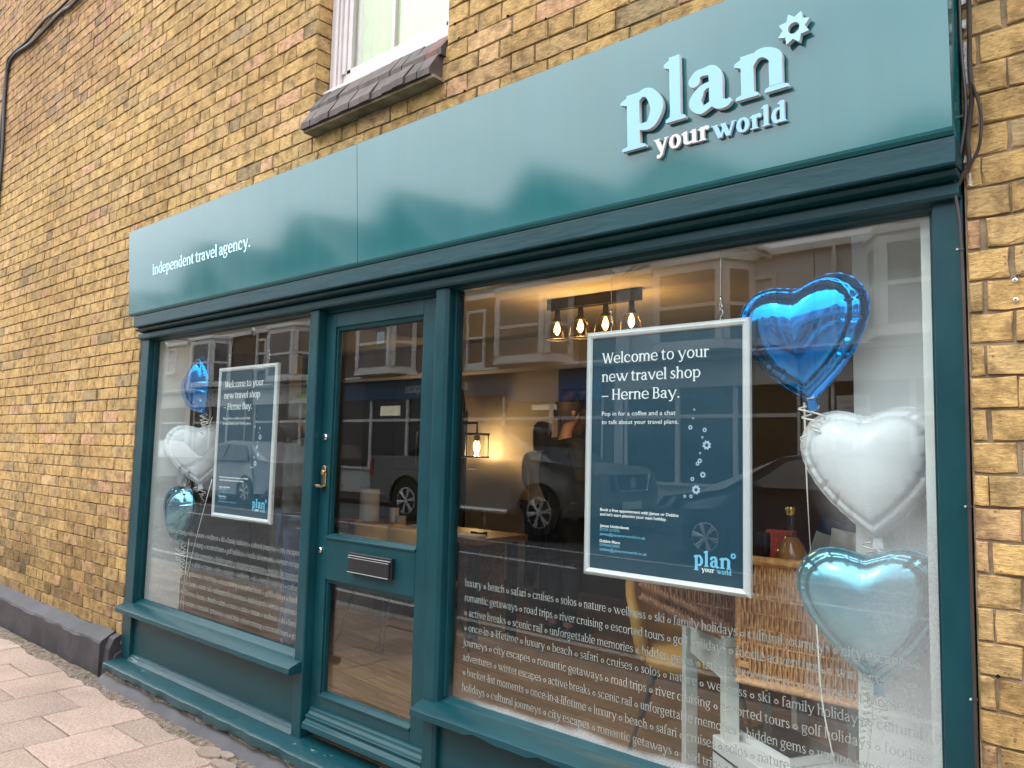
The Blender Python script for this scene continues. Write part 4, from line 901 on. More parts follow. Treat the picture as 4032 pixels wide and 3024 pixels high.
# picture on the dark wall
t = thing('wall_picture', 'dark framed picture with orange and brown shapes on the back wall', 'picture', (-4.45, YB, 1.5))
build('frame', MB().box(-4.90,-4.02,YB-.03,YB-.002,1.62,2.16), M['blackmatt'], t); build('print', MB().box(-4.87,-4.05,YB-.034,YB-.031,1.65,2.13), pmat('autumn_print', (.02,.015,.012), .4, col2=(.42,.14,.04), vscale=5, lo=.5, hi=.7), t)
# desk
DX0, DX1, DY0, DY1, DZ = -5.75, -3.78, 1.82, 2.38, .87
t = thing('desk', 'walnut desk with dark legs and a modesty panel behind the door', 'desk', (-4.76, 2.1, .1))
build('desk_top', MB().box(DX0,DX1,DY0,DY1,DZ-.045,DZ), M['walnut'], t, bevel=.003)
for x in (DX0+.06, DX1-.12):
    for y in (DY0+.04, DY1-.10): build('leg', MB().box(x,x+.06,y,y+.06,ZF,DZ-.045), M['leg'], t)
build('modesty_panel', MB().box(DX0+.125,DX1-.125,DY1-.14,DY1-.12,.25,DZ-.05), M['walnut'], t)
build('drawer_unit', MB().box(DX0+.30,DX0+.78,DY0+.06,DY1-.16,.14,DZ-.05), M['walnut'], t, bevel=.003)
def lathe_thing(name, prof, c, mt, label, cat, n=24):
    return tag(build(name, MB().lathe(prof, c, n), mt, smooth=True, angle=50), label, cat)
mg = lathe_thing('mug', [(.038,0),(.046,.006),(.047,.092),(.043,.092),(.041,.012),(.001,.010)], (-4.73,1.93,DZ), M['mug'], 'pale green glazed mug standing on the desk', 'mug')
lathe_thing('paper_roll', [(.085,0),(.085,.27),(.03,.27),(.03,.262)], (-5.36,2.12,DZ), M['card'], 'tall white cylinder standing on the far end of the desk', 'cylinder')
lathe_thing('paper_roll', [(.04,0),(.04,.12),(.02,.12),(.02,.115)], (-5.12,2.2,DZ), M['card'], 'short white cylinder on the desk between mug and tall cylinder', 'cylinder')
m = MB()
for i in range(4): 
    q = MB().box(-4.62,-4.32,1.86,2.07,DZ+.002+i*.008,DZ+.008+i*.008); q.rot(rng.normal(0,.1),(-4.47,1.96,0)); m.merge(q)
tag(build('paper_stack', m, M['card']), 'untidy stack of white papers on the desk beside the mug', 'papers')
m = MB().box(-4.02,-3.84,1.85,1.97,DZ+.001,DZ+.018); m.rot(.15,(-3.93,1.91,0)); tag(build('notepad', m, [M['card']], bevel=.002), 'closed notepad near the front corner of the desk', 'notepad')
m = MB().box(-4.06,-3.95,2.04,2.11,DZ+.001,DZ+.022); tag(build('card_holder', m, M['black'], bevel=.003), 'small black box on the desk behind the notepad', 'box')
lathe_thing('champagne_flute', [(.030,0),(.030,.003),(.005,.010),(.004,.070),(.017,.10),(.024,.15),(.023,.195),(.021,.195),(.022,.15),(.014,.10),(.001,.08)], (-3.90,2.02,DZ), M['clear'], 'clear champagne flute standing on the desk', 'glass')
lathe_thing('computer_mouse', [(.001,0),(.035,.002),(.038,.012),(.028,.028),(.012,.034),(.001,.035)], (-4.50,2.12,DZ), M['card'], 'white rounded computer mouse on the desk behind the papers', 'mouse')
# chairs
def chair(label, loc, rz):
    t = thing('tub_chair', label, 'chair', loc, rz, 'mustard chairs in the shop')
    s = MB(); n, k = 18, 9; vs = []
    for i in range(n):
        a = R(-115)+R(230)*i/(n-1)
        for j in range(k):
            h = j/(k-1); top = .42*(.40+.60*min(1, 1.9*max(0, math.cos(a*.70)))); r_ = .232+.03*h
            vs.append((r_*math.sin(a), .02+r_*math.cos(a)*.95, .44+top*h))
    s.add(vs, [(i*k+j, i*k+j+1, (i+1)*k+j+1, (i+1)*k+j) for i in range(n-1) for j in range(k-1)])
    o = build('backrest', s, M['mustard'], t, smooth=True, world=False); md = o.modifiers.new('thick', 'SOLIDIFY'); md.thickness = .035
    c = MB(); c.lathe([(.001,.0),(.20,.0),(.235,.025),(.235,.07),(.20,.10),(.001,.11)], (0,.01,.40), 28); build('seat', c, M['mustard'], t, smooth='all', world=False)
    for x in (-1,1):
        for y in (-1,1): build('leg', MB().tube([(x*.15,y*.14,.41),(x*.235,y*.225,0)], [.014,.009], 8), M['leg'], t, smooth=True, world=False)
    return t
chair('mustard leather chair with a red ribbon tied round its back, in front of the desk', (-4.46,1.56,ZF), R(184))
chair('plain mustard leather chair beside the ribboned one, facing the desk', (-4.05,1.58,ZF), R(176))
m = MB(); q = [( -4.81,1.13,.62),(-4.80,1.125,.90),(-4.79,1.16,.955),(-4.78,1.20,.93)]
rb = MB(); 
for dx in (0,): rb.box(-4.55,-4.48,1.279,1.279,.56,.972); rb.box(-4.62,-4.55,1.287,1.36,.966,.974)
tag(build('red_ribbon', rb, M['red']), 'shiny red ribbon tied over a mustard chair back', 'ribbon')
# armchair by the side table
t = thing('armchair', 'mustard leather armchair with a winged arm behind the wicker hamper', 'chair', (-1.86,1.36,ZF), R(24), 'mustard chairs in the shop')
s = MB(); n, k = 24, 10; vs = []
for i in range(n):
    a = R(-128)+R(256)*i/(n-1)
    for j in range(k):
        h = j/(k-1); f = max(0, math.cos(a*.60)); top = .16+.42*f**1.4; r_ = .27+.05*h
        vs.append((r_*math.sin(a)*1.05, r_*math.cos(a), .40+top*h))
s.add(vs, [(i*k+j, i*k+j+1, (i+1)*k+j+1, (i+1)*k+j) for i in range(n-1) for j in range(k-1)])
o = build('shell', s, M['mustard'], t, smooth=True, world=False); md = o.modifiers.new('thick', 'SOLIDIFY'); md.thickness = .045
build('seat', MB().lathe([(.001,.0),(.22,.0),(.265,.03),(.265,.08),(.22,.115),(.001,.125)], (0,.0,.36), 28), M['mustard'], t, smooth='all', world=False)
for x in (-1,1):
    for y in (-1,1): build('leg', MB().tube([(x*.17,y*.16,.37),(x*.28,y*.26,0)], [.015,.010], 8), M['leg'], t, smooth=True, world=False)
# tall cabinet beside the door post
CX = -.68; t = thing('tall_cabinet', 'dark olive enamelled tall cabinet with rounded top behind the door post', 'cabinet', (-4.72+CX,2.9,.1))
m = MB(); m.prism_y([(-5.02+CX,ZF),(-4.60+CX,ZF),(-4.60+CX,1.95),(-4.63+CX,2.08),(-4.70+CX,2.16),(-4.92+CX,2.16),(-4.99+CX,2.08),(-5.02+CX,1.95)], 2.66, 3.2); build('body', m, M['sagefridge'], t, bevel=.01)
build('door_gap', MB().box(-5.0+CX,-4.598+CX,2.655,2.659,1.30,1.312), M['black'], t); build('handle', MB().tube([(-4.66+CX,2.63,1.36),(-4.66+CX,2.62,1.4),(-4.66+CX,2.62,1.62),(-4.66+CX,2.63,1.66)], .009, 8), M['steel'], t, smooth=True)
# square side table set cornerwise, carrying the hamper
TB = (-1.245, .790); TR = R(45); TZ = .86
t = thing('side_table', 'pale sage square table standing cornerwise under the wicker hamper', 'table', (TB[0],TB[1],ZF), TR)
hs = .235
build('table_top', MB().box(-hs-.03,hs+.03,-hs-.03,hs+.03,TZ-ZF-.035,TZ-ZF), M['sage'], t, bevel=.004, world=False)
ap = MB()
for q in (-1,1): ap.box(-hs+.05,hs-.05,q*hs-.012,q*hs+.012,TZ-ZF-.165,TZ-ZF-.036); ap.box(q*hs-.012,q*hs+.012,-hs+.05,hs-.05,TZ-ZF-.165,TZ-ZF-.036)
build('apron', ap, M['sage'], t, world=False)
for x in (-1,1):
    for y in (-1,1): build('leg', MB().box(x*hs-.026,x*hs+.026,y*hs-.026,y*hs+.026,0,TZ-ZF-.036), M['sage'], t, bevel=.003, world=False)
# wicker: woven from canes round upright stakes
def weave(mb, W_, H_, gx, amp, r, mi=0, vertical=True, seed=0, n=5):
    """canes in the local (x,z) plane, front towards -y"""
    rg = np.random.default_rng(seed); k = 0; x = 0
    while x <= W_:
        pts = []; rows = max(2, int(round(H_/.052)))
        for i in range(rows*3+1):
            z = H_*i/(rows*3); ph = math.pi*(i/3*1.0)+(k % 2)*math.pi
            pts.append((x+rg.normal(0,.0011), -amp*math.cos(ph), z))
        mb.tube(pts, r*rg.uniform(.82,1.12), n, mi=mi); x += gx; k += 1
    rows = max(2, int(round(H_/.052)))
    for j in range(1, rows): z = H_*j/rows-.026; mb.tube([(-.002,0,z),(W_*.5,rg.normal(0,.001),z+rg.normal(0,.001)),(W_+.002,0,z)], r*1.05, n, mi=mi)
def braid(mb, pts, r, mi=0, turns=40):
    P = np.array(pts, float); seg = np.linalg.norm(np.diff(P, axis=0), axis=1); cum = np.concatenate([[0], np.cumsum(seg)]); n = int(turns*6)
    tt = np.linspace(0, cum[-1], n); C = np.stack([np.interp(tt, cum, P[:,i]) for i in range(3)], 1)
    for k in range(3):
        a = tt/cum[-1]*turns*2*math.pi+k*2.094; d = np.gradient(C, axis=0); d /= np.linalg.norm(d, axis=1)[:,None]+1e-9
        u = np.cross(d, [0.31,.2,.93]); u /= np.linalg.norm(u, axis=1)[:,None]+1e-9; w = np.cross(d, u)
        q = C+r*.75*(np.cos(a)[:,None]*u+np.sin(a)[:,None]*w); mb.tube([tuple(v) for v in q], r*.62, 5, mi=mi)
HX, HY = -1.06, .61
t = thing('wicker_hamper', 'open wicker picnic hamper with its woven lid hanging down towards the window', 'hamper', (HX,HY,TZ))
bk = MB(); bh = .22
for (ox, oy, a, W_) in ((-1.53,.46,0,.90),(-1.53,.80,-90,.34),(-.63,.46,90,.34),(-.63,.80,180,.90)):
    q = MB(); weave(q, W_, bh, .0125, .0045, .0052, seed=int(ox*-100), n=5)
    q.rot(R(a)); q.v = [(p[0]+ox, p[1]+oy, p[2]+TZ+.008) for p in q.v]; bk.merge(q)
bk.box(-1.53,-.63,.463,.797,TZ+.004,TZ+.014)
braid(bk, [(-1.53,.46,TZ+.226),(-.63,.46,TZ+.226),(-.63,.80,TZ+.226),(-1.53,.80,TZ+.226),(-1.53,.46,TZ+.226)], .011, turns=70)
braid(bk, [(-1.60,.44,TZ+.14),(-1.40,.452,TZ+.08),(-1.20,.455,TZ+.02)], .014, turns=10); braid(bk, [(-1.60,.44,TZ+.09),(-1.40,.452,TZ+.03),(-1.24,.455,TZ-.01)], .014, turns=10)
build('basket', bk, M['wicker_dark'], t, smooth='all')
ld = MB(); LW, LH = .415, .405
weave(ld, LW, LH, .0088, .0048, .0043, seed=5)
ld.box(0,LW,.007,.016,0,LH,0)
braid(ld, [(0,-.001,0),(LW,-.001,0)], .012, turns=46); braid(ld, [(0,-.001,LH),(LW,-.001,LH)], .013, turns=46); braid(ld, [(0,0,0),(0,0,LH)], .009, turns=14); braid(ld, [(LW,0,0),(LW,0,LH)], .009, turns=14)
for z in np.linspace(.045,.06,4): ld.tube([(-.006,-.010,z),(.02,-.012,z+.002),(.042,-.006,z)], .004, 5)
ld.v = [(p[0]-1.175, p[1]+.375-.02*(1-p[2]/LH)*0, p[2]+.742) for p in ld.v]
build('lid', ld, [M['wicker'], M['wicker_dark']], t, smooth='all')
s = MB(); s.box(-1.098,-1.066,.395,.400,.57,.76); s.lathe([(.006,.389),(.006,.394)], (-1.082,0,.722), 10, 'y', 1); build('strap', s, [M['leg'], M['gold']], t)
s = MB(); s.box(-1.155,-1.115,.362,.385,1.098,1.155); build('buckle_tab', s, M['leg'], t, bevel=.004)
# things standing in the hamper
bt = thing('juice_bottle', 'round bellied bottle of cloudy orange juice with a gold cap', 'bottle', (-1.055,.55,.975))
build('body', MB().lathe([(.02,0),(.050,.005),(.056,.03),(.056,.135),(.053,.18),(.044,.215),(.027,.238),(.021,.245)], (-1.055,.55,.975), 32), M['juice'], bt, smooth=True)
nk = MB().lathe([(.021,.245),(.019,.28),(.0165,.325)], (-1.055,.55,.975), 24); build('neck', nk, M['clear'], bt, smooth=True)
build('cap', MB().lathe([(.0185,.322),(.0195,.326),(.0185,.332),(.0195,.338),(.0185,.344),(.017,.350)], (-1.055,.55,.975), 24), M['gold'], bt, smooth=True)
sb_ = thing('small_bottle', 'small amber bottle with a tall black stopper left of the orange bottle', 'bottle', (-1.13,.49,1.0))
build('body', MB().lathe([(.025,0),(.028,.02),(.028,.12),(.020,.145),(.017,.15)], (-1.13,.49,1.0), 24), M['amber'], sb_, smooth=True)
build('stopper', MB().lathe([(.021,.15),(.022,.154),(.022,.222),(.019,.232),(.001,.234)], (-1.13,.49,1.0), 24), M['black'], sb_, smooth=True)
m = MB(); 
for i in range(9):
    for j in range(6): m.box(-1.17+j*.0165,-1.155+j*.0165,.598,.612,1.06+i*.019,1.0755+i*.019)
m.box(-1.17,-1.073,.604,.650,1.0,1.232); tag(build('coral_box', m, M['coral'], bevel=.001), 'coral red patterned box standing behind the two bottles', 'box')
def pouch(label, x, y, z, w, h, tilt, mats, stripe):
    s = MB(); n = 11; vs = []
    for i in range(n):
        for j in range(n):
            u, v = i/(n-1)*2-1, j/(n-1); th = .030*(1-u*u)*max(0, 1-v)**.6+.002
            vs.append((u*w/2*(1-.04*math.sin(v*9)), -th+.004*math.sin(u*7+v*5), v*h))
    nv = len(vs); fr = [(i*n+j, (i+1)*n+j, (i+1)*n+j+1, i*n+j+1) for i in range(n-1) for j in range(n-1)]
    mi = [1 if (stripe and j >= 8) else 0 for i in range(n-1) for j in range(n-1)]
    for f, q in zip(fr, mi): s.f.append(f); s.m.append(q); s.c.append(None)
    s.v = list(vs); bk_ = [(a, -b*.6, c) for a, b, c in vs]; s.v += bk_
    for f, q in zip(fr, mi): s.f.append(tuple(a+nv for a in f[::-1])); s.m.append(q); s.c.append(None)
    s.rot(tilt, axis='y'); s.v = [(a+x, b+y, c+z) for a, b, c in s.v]
    o = build('food_pouch', s, mats, smooth=True); tag(o, label, 'packet'); return o
po = pouch('dark blue topped packet with grey print leaning in the hamper', -.945, .60, 1.0, .20, .285, R(14), [pmat('printed_packet', (.46,.44,.42), .45, var=.06), M['navy']], True)
tx = MB()
for i in range(9): tx.box(-.05,.045-.02*(i % 3),-.001,.0,.145-i*.011,.150-i*.011)
tx.rot(R(14), axis='y'); tx.v = [(a-.945, b+.578, c+1.02) for a, b, c in tx.v]; build('small_print', tx, M['print'], po)
pouch('plain silvery packet standing in front of the dark blue topped one', -.865, .53, 1.0, .17, .255, R(9), [M['pouch']], False)
# boxes and book under the table
m = MB().box(-.24,.24,-.17,.17,0,.40); m.rot(R(-34)); m.v = [(a-1.02, b+.47, c+ZF) for a, b, c in m.v]
bx = build('white_box', m, M['card'], bevel=.003); tag(bx, 'large white cardboard box on the floor under the side table', 'box')
m = MB().box(-.241,.0,-.1725,-.171,.345,.352); m.rot(R(-34)); m.v = [(a-1.02, b+.47, c+ZF) for a, b, c in m.v]; build('lid_edge', m, M['leg'], bx)
m = MB().box(-.13,.13,-.09,.09,0,.032); m.rot(R(-30)); m.v = [(a-1.06, b+.50, c+ZF+.402) for a, b, c in m.v]
bo = build('book', m, M['card']); tag(bo, 'dark teal covered book lying on the white box', 'book')
m = MB().box(-.133,.133,-.093,.093,.0325,.036); m.rot(R(-30)); m.v = [(a-1.06, b+.50, c+ZF+.402) for a, b, c in m.v]; build('cover', m, M['book'], bo)

# ------------------------------------------------------------------ hanging posters
def poster(x0, z0, label):
    w, h, y = .62, .8633, .080
    t = thing('hanging_poster', label, 'poster', (x0+w/2, y, z0))
    fr = MB(); f = .0245
    prof = [(0,.012),(0,.004),(.003,.0),(.012,-.004),(.021,-.001),(f,.004),(f,.012)]      # (in from the edge, depth)
    cs = [(x0,z0,1,1),(x0+w,z0,-1,1),(x0+w,z0+h,-1,-1),(x0,z0+h,1,-1)]; n = len(prof)
    for k in range(4):
        a, b = cs[k], cs[(k+1) % 4]; vs = []
        for c in (a, b): vs += [(c[0]+c[2]*d, y+e, c[1]+c[3]*d) for d, e in prof]
        fr.add(vs, [(i, i+n, i+n+1, i+1) for i in range(n-1)])
    fr.box(x0+.001,x0+w-.001,y+.0121,y+.020,z0+.001,z0+h-.001)
    build('frame', fr, M['alu'], t, smooth=True, angle=30)
    sh = build('sheet', MB().box(x0+f-.002,x0+w-f+.002,y+.006,y+.0075,z0+f-.002,z0+h-f+.002), M['poster_navy'], t)
    yt_ = y+.0055; dx = x0-(-1.6212); dz = z0-1.0715
    m = MB()
    for s, z, wd in (('Welcome to your',1.8185,.416),('new travel shop',1.7530,.388),('\u2013 Herne Bay.',1.6885,.313)): serif(m, s, -1.5565+dx, z+dz, .0275, wd, 82, .0003, yt_)
    build('headline', m, M['poster_ink'], sh)
    m = MB(); sans(m, 'Pop in for a coffee and a chat', -1.5535+dx, 1.632+dz, .0150, .293, y=yt_); sans(m, 'to talk about your travel plans.', -1.5535+dx, 1.6025+dz, .0150, .304, y=yt_); build('subtitle', m, M['poster_ink'], sh)
    m = MB(); sans(m, 'Book a free appointment with James or Debbie', -1.5555+dx, 1.2975+dz, .0098, .308, True, yt_); sans(m, "and let's start planning your next holiday.", -1.5555+dx, 1.2815+dz, .0098, .264, True, yt_); build('invitation_text', m, M['poster_ink'], sh)
    for s, z, wd in (('James Underdown',1.2415,.119),('Debbie Mann',1.1885,.084)): m = MB(); sans(m, s, -1.5555+dx, z+dz, .0098, wd, True, yt_); build('contact_name', m, M['poster_ink'], sh)
    for s, z, wd in (('07739 317375',1.2280,.081),('07904603005',1.1750,.082)): m = MB(); sans(m, s, -1.5555+dx, z+dz, .0096, wd, False, yt_); build('phone_number', m, M['poster_cyan'], sh)
    for s, z, wd in (('james@planyourworld.co.uk',1.2130,.184),('debbie@planyourworld.co.uk',1.1600,.190)): m = MB(); sans(m, s, -1.5555+dx, z+dz, .0096, wd, False, yt_); build('email_address', m, M['poster_cyan'], sh)
    for x, z, q in ((-1.192,1.648,.004),(-1.196,1.620,.004),(-1.206,1.590,.0085),(-1.155,1.582,.0085),(-1.163,1.558,.0045),(-1.148,1.533,.0165),(-1.171,1.507,.0045),(-1.172,1.482,.009),(-1.180,1.473,.0075),(-1.161,1.438,.011),(-1.198,1.423,.008),(-1.185,1.389,.0165),(-1.203,1.367,.007),(-1.225,1.366,.006)):
        m = MB(); sunstar(m, x+dx, z+dz, q, q*.68, q*.36, yt_, .0003, rot=.3); build('star', m, M['poster_dot'], sh)
    m = MB(); serif(m, 'plan', -1.193+dx, 1.149+dz, .0335, .130, 150, .0003, yt_); serif(m, 'world', -1.113+dx, 1.1315+dz, .0105, .049, 140, .0003, yt_); sunstar(m, -1.058+dx, 1.1915+dz, .0105, .0068, .0038, yt_, .0003, rot=.3)
    build('logo', m, M['poster_cyan'], sh)
    m = MB(); serif(m, 'your', -1.165+dx, 1.1325+dz, .0105, .043, 140, .0003, yt_); build('logo_word', m, M['poster_ink'], sh)
    for hx in (x0+.10, x0+w-.10):
        k = MB(); z1 = z0+h; yy = y+.008
        k.tube([(hx,yy,z1-.002),(hx,yy,z1+.012),(hx+.008,yy,z1+.020),(hx+.007,yy,z1+.031),(hx,yy,z1+.036),(hx-.007,yy,z1+.030)], .0016, 6)
        k.tube([(hx+.001,yy+.004,z1+.030),(hx-.006,yy,z1+.044),(hx,yy,z1+.058),(hx+.006,yy,z1+.045),(hx+.001,yy-.004,z1+.031)], .0014, 6); k.lathe([(.0028,.056),(.0028,.078)], (hx,yy,z1), 8)
        ho = build('hook', k, M['steel'], t, smooth='all'); k = MB(); k.tube([(hx,yy,z1+.07),(hx,yy,2.21)], .0009, 5); build('wire', k, M['steel'], ho)
    return t
poster(-1.6212, 1.0715, 'white framed navy welcome poster hanging in the large right window')
poster(-4.2671, 1.0815, 'white framed navy welcome poster hanging in the narrower left window')

# ------------------------------------------------------------------ heart foil balloons
_HP = [(0,.300),(.085,.322),(.20,.350),(.32,.340),(.43,.270),(.495,.150),(.495,.020),(.435,-.130),(.330,-.285),(.195,-.425),(.075,-.525),(0,-.575)]
_HC = _cr([(-x, z) for x, z in _HP[1:3]][::-1]+_HP+[(-x, z) for x, z in _HP[-3:-1]][::-1], False, 14)[14*2:14*2+14*11+1]
_HA = np.unwrap([math.atan2(q[0], q[1]) for q in _HC]); _HR = [math.hypot(*q) for q in _HC]
def heart_xy(t):
    t = (t+math.pi) % (2*math.pi)-math.pi; r_ = float(np.interp(abs(t), _HA, _HR)); return r_*math.sin(t), r_*math.cos(t)
def heart(label, c, w, tilt, yaw, mt, seed, thick=.34, wr=.125, ribbon=True, lean=0.0, group='heart balloons in the shop windows', sticker=False):
    rg = np.random.default_rng(seed); t = thing('heart_balloon', label, 'balloon', c, yaw, group)
    NT, NR = 168, 26; rows = [(i/(NR))**.62 for i in range(1, NR+1)]
    dn = rg.uniform(-1, 1, (3, 2)); ph = rg.uniform(0, 6.28, 6)
    def surf(sign):
        vs = [(0, sign*-.5*thick*w, 0)]
        for r_ in rows:
            for k in range(NT):
                a = 2*math.pi*k/NT; hx, hz = heart_xy(a)
                base = max(0, 1-r_**2.1)**.55
                edge = r_**8*(1-r_**16)
                pk = .5+.5*math.sin(a*19+ph[0]+1.3*math.sin(a*3+ph[1])); pk2 = .5+.5*math.sin(a*47+ph[2]); cr = math.exp(-(math.sin(a*9.5+ph[0]+.6*math.sin(a*2+ph[1]))/.20)**2)*(.55+.45*math.sin(a*2.7+ph[5]))
                d = thick*w*.5*base*(1+.05*math.sin(3*a+ph[3])*r_*r_) - wr*w*(.42*cr*min(1, max(0, (r_-.70)/.2))*(1-r_**16)+.10*edge*pk2)
                d -= wr*w*.20*math.exp(-((r_-.84)/.04)**2)
                s_ = 1-.012*edge*(1-pk)
                vs.append((hx*r_*w*s_, sign*-max(d, .0006), hz*r_*w*s_))
        fs = [(0, 1+k, 1+(k+1) % NT) for k in range(NT)]
        for i in range(NR-1):
            for k in range(NT): a_, b_ = 1+i*NT+k, 1+i*NT+(k+1) % NT; fs.append((a_, a_+NT, b_+NT, b_))
        return vs, fs if sign > 0 else [f[::-1] for f in fs]
    m = MB(); m.add(*surf(1)); m.add(*surf(-1))
    # seam flange
    vs = []
    for k in range(NT):
        a = 2*math.pi*k/NT; hx, hz = heart_xy(a); e = 1.018+.004*math.sin(a*31+ph[4]); vs += [(hx*w*.992, 0, hz*w*.992), (hx*w*e, .0007*math.sin(a*38+ph[5]), hz*w*e)]
    m.add(vs, [(2*k, 2*k+1, (2*k+3) % (2*NT), (2*k+2) % (2*NT)) for k in range(NT)])
    tip = heart_xy(math.pi); tz = tip[1]*w
    m.add([(-.011,0,tz+.02),(.011,0,tz+.02),(.016,.002,tz-.035),(.006,-.003,tz-.028),(-.003,.003,tz-.037),(-.014,0,tz-.030)], [(0,1,2,3,4,5)])
    Mx = Matrix.Rotation(lean, 4, 'X') @ Matrix.Rotation(tilt, 4, 'Y'); m.v = [tuple(Mx @ Vector(p)) for p in m.v]
    o = build('foil', m, mt, t, smooth='all', world=False)
    tp = Mx @ Vector((0, 0, tz-.02))
    if sticker:
        s = MB(); s.box(-.011,.011,-.013,-.012,tz+.005,tz+.045); s.box(-.008,.008,-.0136,-.0131,tz+.016,tz+.034,1); s.v = [tuple(Mx @ (Vector(p)+Vector((.004,-.004,0)))) for p in s.v]; build('sticker', s, [M['barcode'], M['print']], t, world=False)
    if ribbon:
        s = MB(); n = 46
        for sg, q0, ln_ in ((1, 0, .13), (-1, 1.2, .10)):
            vs = []
            for i in range(n):
                u = i/(n-1); a = u*20+q0; r_ = .012+.010*math.sin(u*3.1); cx = tp.x+sg*(.006+.022*math.sin(u*4+q0))-.03*u*(sg > 0); cy = tp.y; cz = tp.z+.004-ln_*u*(.7+.3*u)
                for dz in (-.0028, .0028): vs.append((cx+r_*math.cos(a), cy+r_*math.sin(a), cz+dz))
            s.add(vs, [(2*i, 2*i+2, 2*i+3, 2*i+1) for i in range(n-1)])
        o2 = build('curled_ribbon', s, M['ribbon'], t, smooth='all', world=False); md = o2.modifiers.new('thick', 'SOLIDIFY'); md.thickness = .0006
    return t
heart('large royal blue heart balloon at the top right of the big window', (-.873,.175,1.905), .405, R(-7), R(-2), M['foil_blue'], 11, .40, sticker=True)
heart('pearly white heart balloon below the royal blue one in the big window', (-.690,.225,1.505), .405, R(-3), R(0), M['foil_white'], 12, .42)
heart('pale teal heart balloon lowest in the big window', (-.692,.200,1.098), .410, R(-4), R(2), M['foil_teal'], 13, .42)
heart('royal blue heart balloon seen edge-on in the left window', (-4.76,.20,1.875), .38, R(-36), R(-5), M['foil_blue'], 14, .40, sticker=True)
heart('pearly white heart balloon in the middle of the left window stack', (-4.83,.275,1.475), .42, R(-4), R(52), M['foil_white'], 15, .40)
heart('small steel blue heart balloon at the bottom of the left window stack', (-4.845,.19,1.085), .39, R(0), R(-8), M['foil_teal_shiny'], 16, .52)
def string(label, pts, curl=None):
    t = thing('balloon_ribbon', label, 'ribbon', pts[-1]); s = MB(); c = _cr(pts, False, 8); vs = []
    for i, p in enumerate(c):
        a = i*.35; vs += [(p[0]-.0028*math.cos(a*.3), p[1]-.001, p[2]), (p[0]+.0028*math.cos(a*.3), p[1]+.001, p[2])]
    s.add(vs, [(2*i, 2*i+2, 2*i+3, 2*i+1) for i in range(len(c)-1)])
    o = build('strand', s, M['ribbon'], t, smooth='all'); md = o.modifiers.new('thick', 'SOLIDIFY'); md.thickness = .0012
    if curl:
        x, y, z0, z1 = curl; s = MB(); n = 110; vs = []
        for i in range(n):
            u = i/(n-1); a = u*9*2*math.pi; r_ = .010*(1-.3*u)
            for dz in (-.0026, .0026): vs.append((x+r_*math.cos(a)+.008*math.sin(u*5), y+r_*math.sin(a), z0+(z1-z0)*u+dz))
        s.add(vs, [(2*i, 2*i+2, 2*i+3, 2*i+1) for i in range(n-1)]); o = build('curl', s, M['ribbon'], t, smooth='all'); md = o.modifiers.new('thick', 'SOLIDIFY'); md.thickness = .0006
    return t
string('long cream ribbon dropping from the royal blue balloon past the hamper', [(-.873,.19,1.67),(-.872,.20,1.45),(-.865,.21,1.22),(-.835,.17,1.0),(-.815,.15,.80),(-.775,.14,.62),(-.76,.16,.50),(-.74,.2,.30)])
string('cream ribbon with tight curls under the pale teal balloon', [(-.69,.21,.86),(-.70,.20,.70),(-.715,.18,.55),(-.71,.17,.35)], (-.705,.17,.86,.70))
string('cream ribbon with long curls under the left balloon stack', [(-4.79,.22,.90),(-4.76,.2,.80),(-4.74,.18,.62),(-4.72,.16,.45),(-4.7,.2,.2)], (-4.77,.18,.86,.66))
string('straight cream ribbon slanting behind the left balloon stack', [(-4.58,.24,1.28),(-4.64,.22,1.05),(-4.70,.2,.80),(-4.73,.18,.55),(-4.74,.2,.2)])
string('cream ribbon between the upper two balloons of the left window', [(-4.62,.24,1.67),(-4.63,.23,1.62),(-4.64,.22,1.56)])
# ------------------------------------------------------------------ the street behind the camera (seen in the glass, the sign and the balloons)
def brick_tex(name, c1, c2, mo):
    m = bpy.data.materials.new(name); m.use_nodes = True; nt = m.node_tree; b = principled(m); L = nt.links.new; b.inputs['Roughness'].default_value = .9
    tc = _n(nt, 'ShaderNodeTexCoord'); mp = _n(nt, 'ShaderNodeMapping'); mp.inputs['Rotation'].default_value = (R(90),0,0); L(tc.outputs['Object'], mp.inputs[0])
    br = _n(nt, 'ShaderNodeTexBrick'); br.inputs['Scale'].default_value = 1; br.inputs['Brick Width'].default_value = .235; br.inputs['Row Height'].default_value = .08; br.inputs['Mortar Size'].default_value = .008
    br.inputs['Color1'].default_value = (*c1,1); br.inputs['Color2'].default_value = (*c2,1); br.inputs['Mortar'].default_value = (*mo,1); L(mp.outputs[0], br.inputs['Vector'])
    nz = _n(nt, 'ShaderNodeTexNoise', Scale=1.2, Detail=6.0); L(tc.outputs['Object'], nz.inputs['Vector']); r = _n(nt, 'ShaderNodeMapRange'); r.inputs[3].default_value = .6; r.inputs[4].default_value = 1.35; L(nz.outputs['Fac'], r.inputs[0])
    x = _n(nt, 'ShaderNodeMix', data_type='RGBA', blend_type='MULTIPLY'); x.inputs[0].default_value = 1; L(br.outputs['Color'], x.inputs[6]); L(r.outputs[0], x.inputs[7]); L(x.outputs[2], b.inputs['Base Color']); return m
M['brown_brick'] = brick_tex('brown_brick', (.13,.095,.060), (.085,.060,.042), (.13,.115,.095))
M['cream'] = pmat('cream_render', (.52,.47,.40), .85, var=.05, vscale=2)
M['pale'] = pmat('pale_painted_render', (.52,.52,.51), .8, var=.05, vscale=2)
M['slate'] = pmat('roof_slate', (.045,.043,.047), .6, var=.3, vscale=4)
M['frame'] = pmat('white_window_frame', (.66,.64,.61), .45, var=.03)
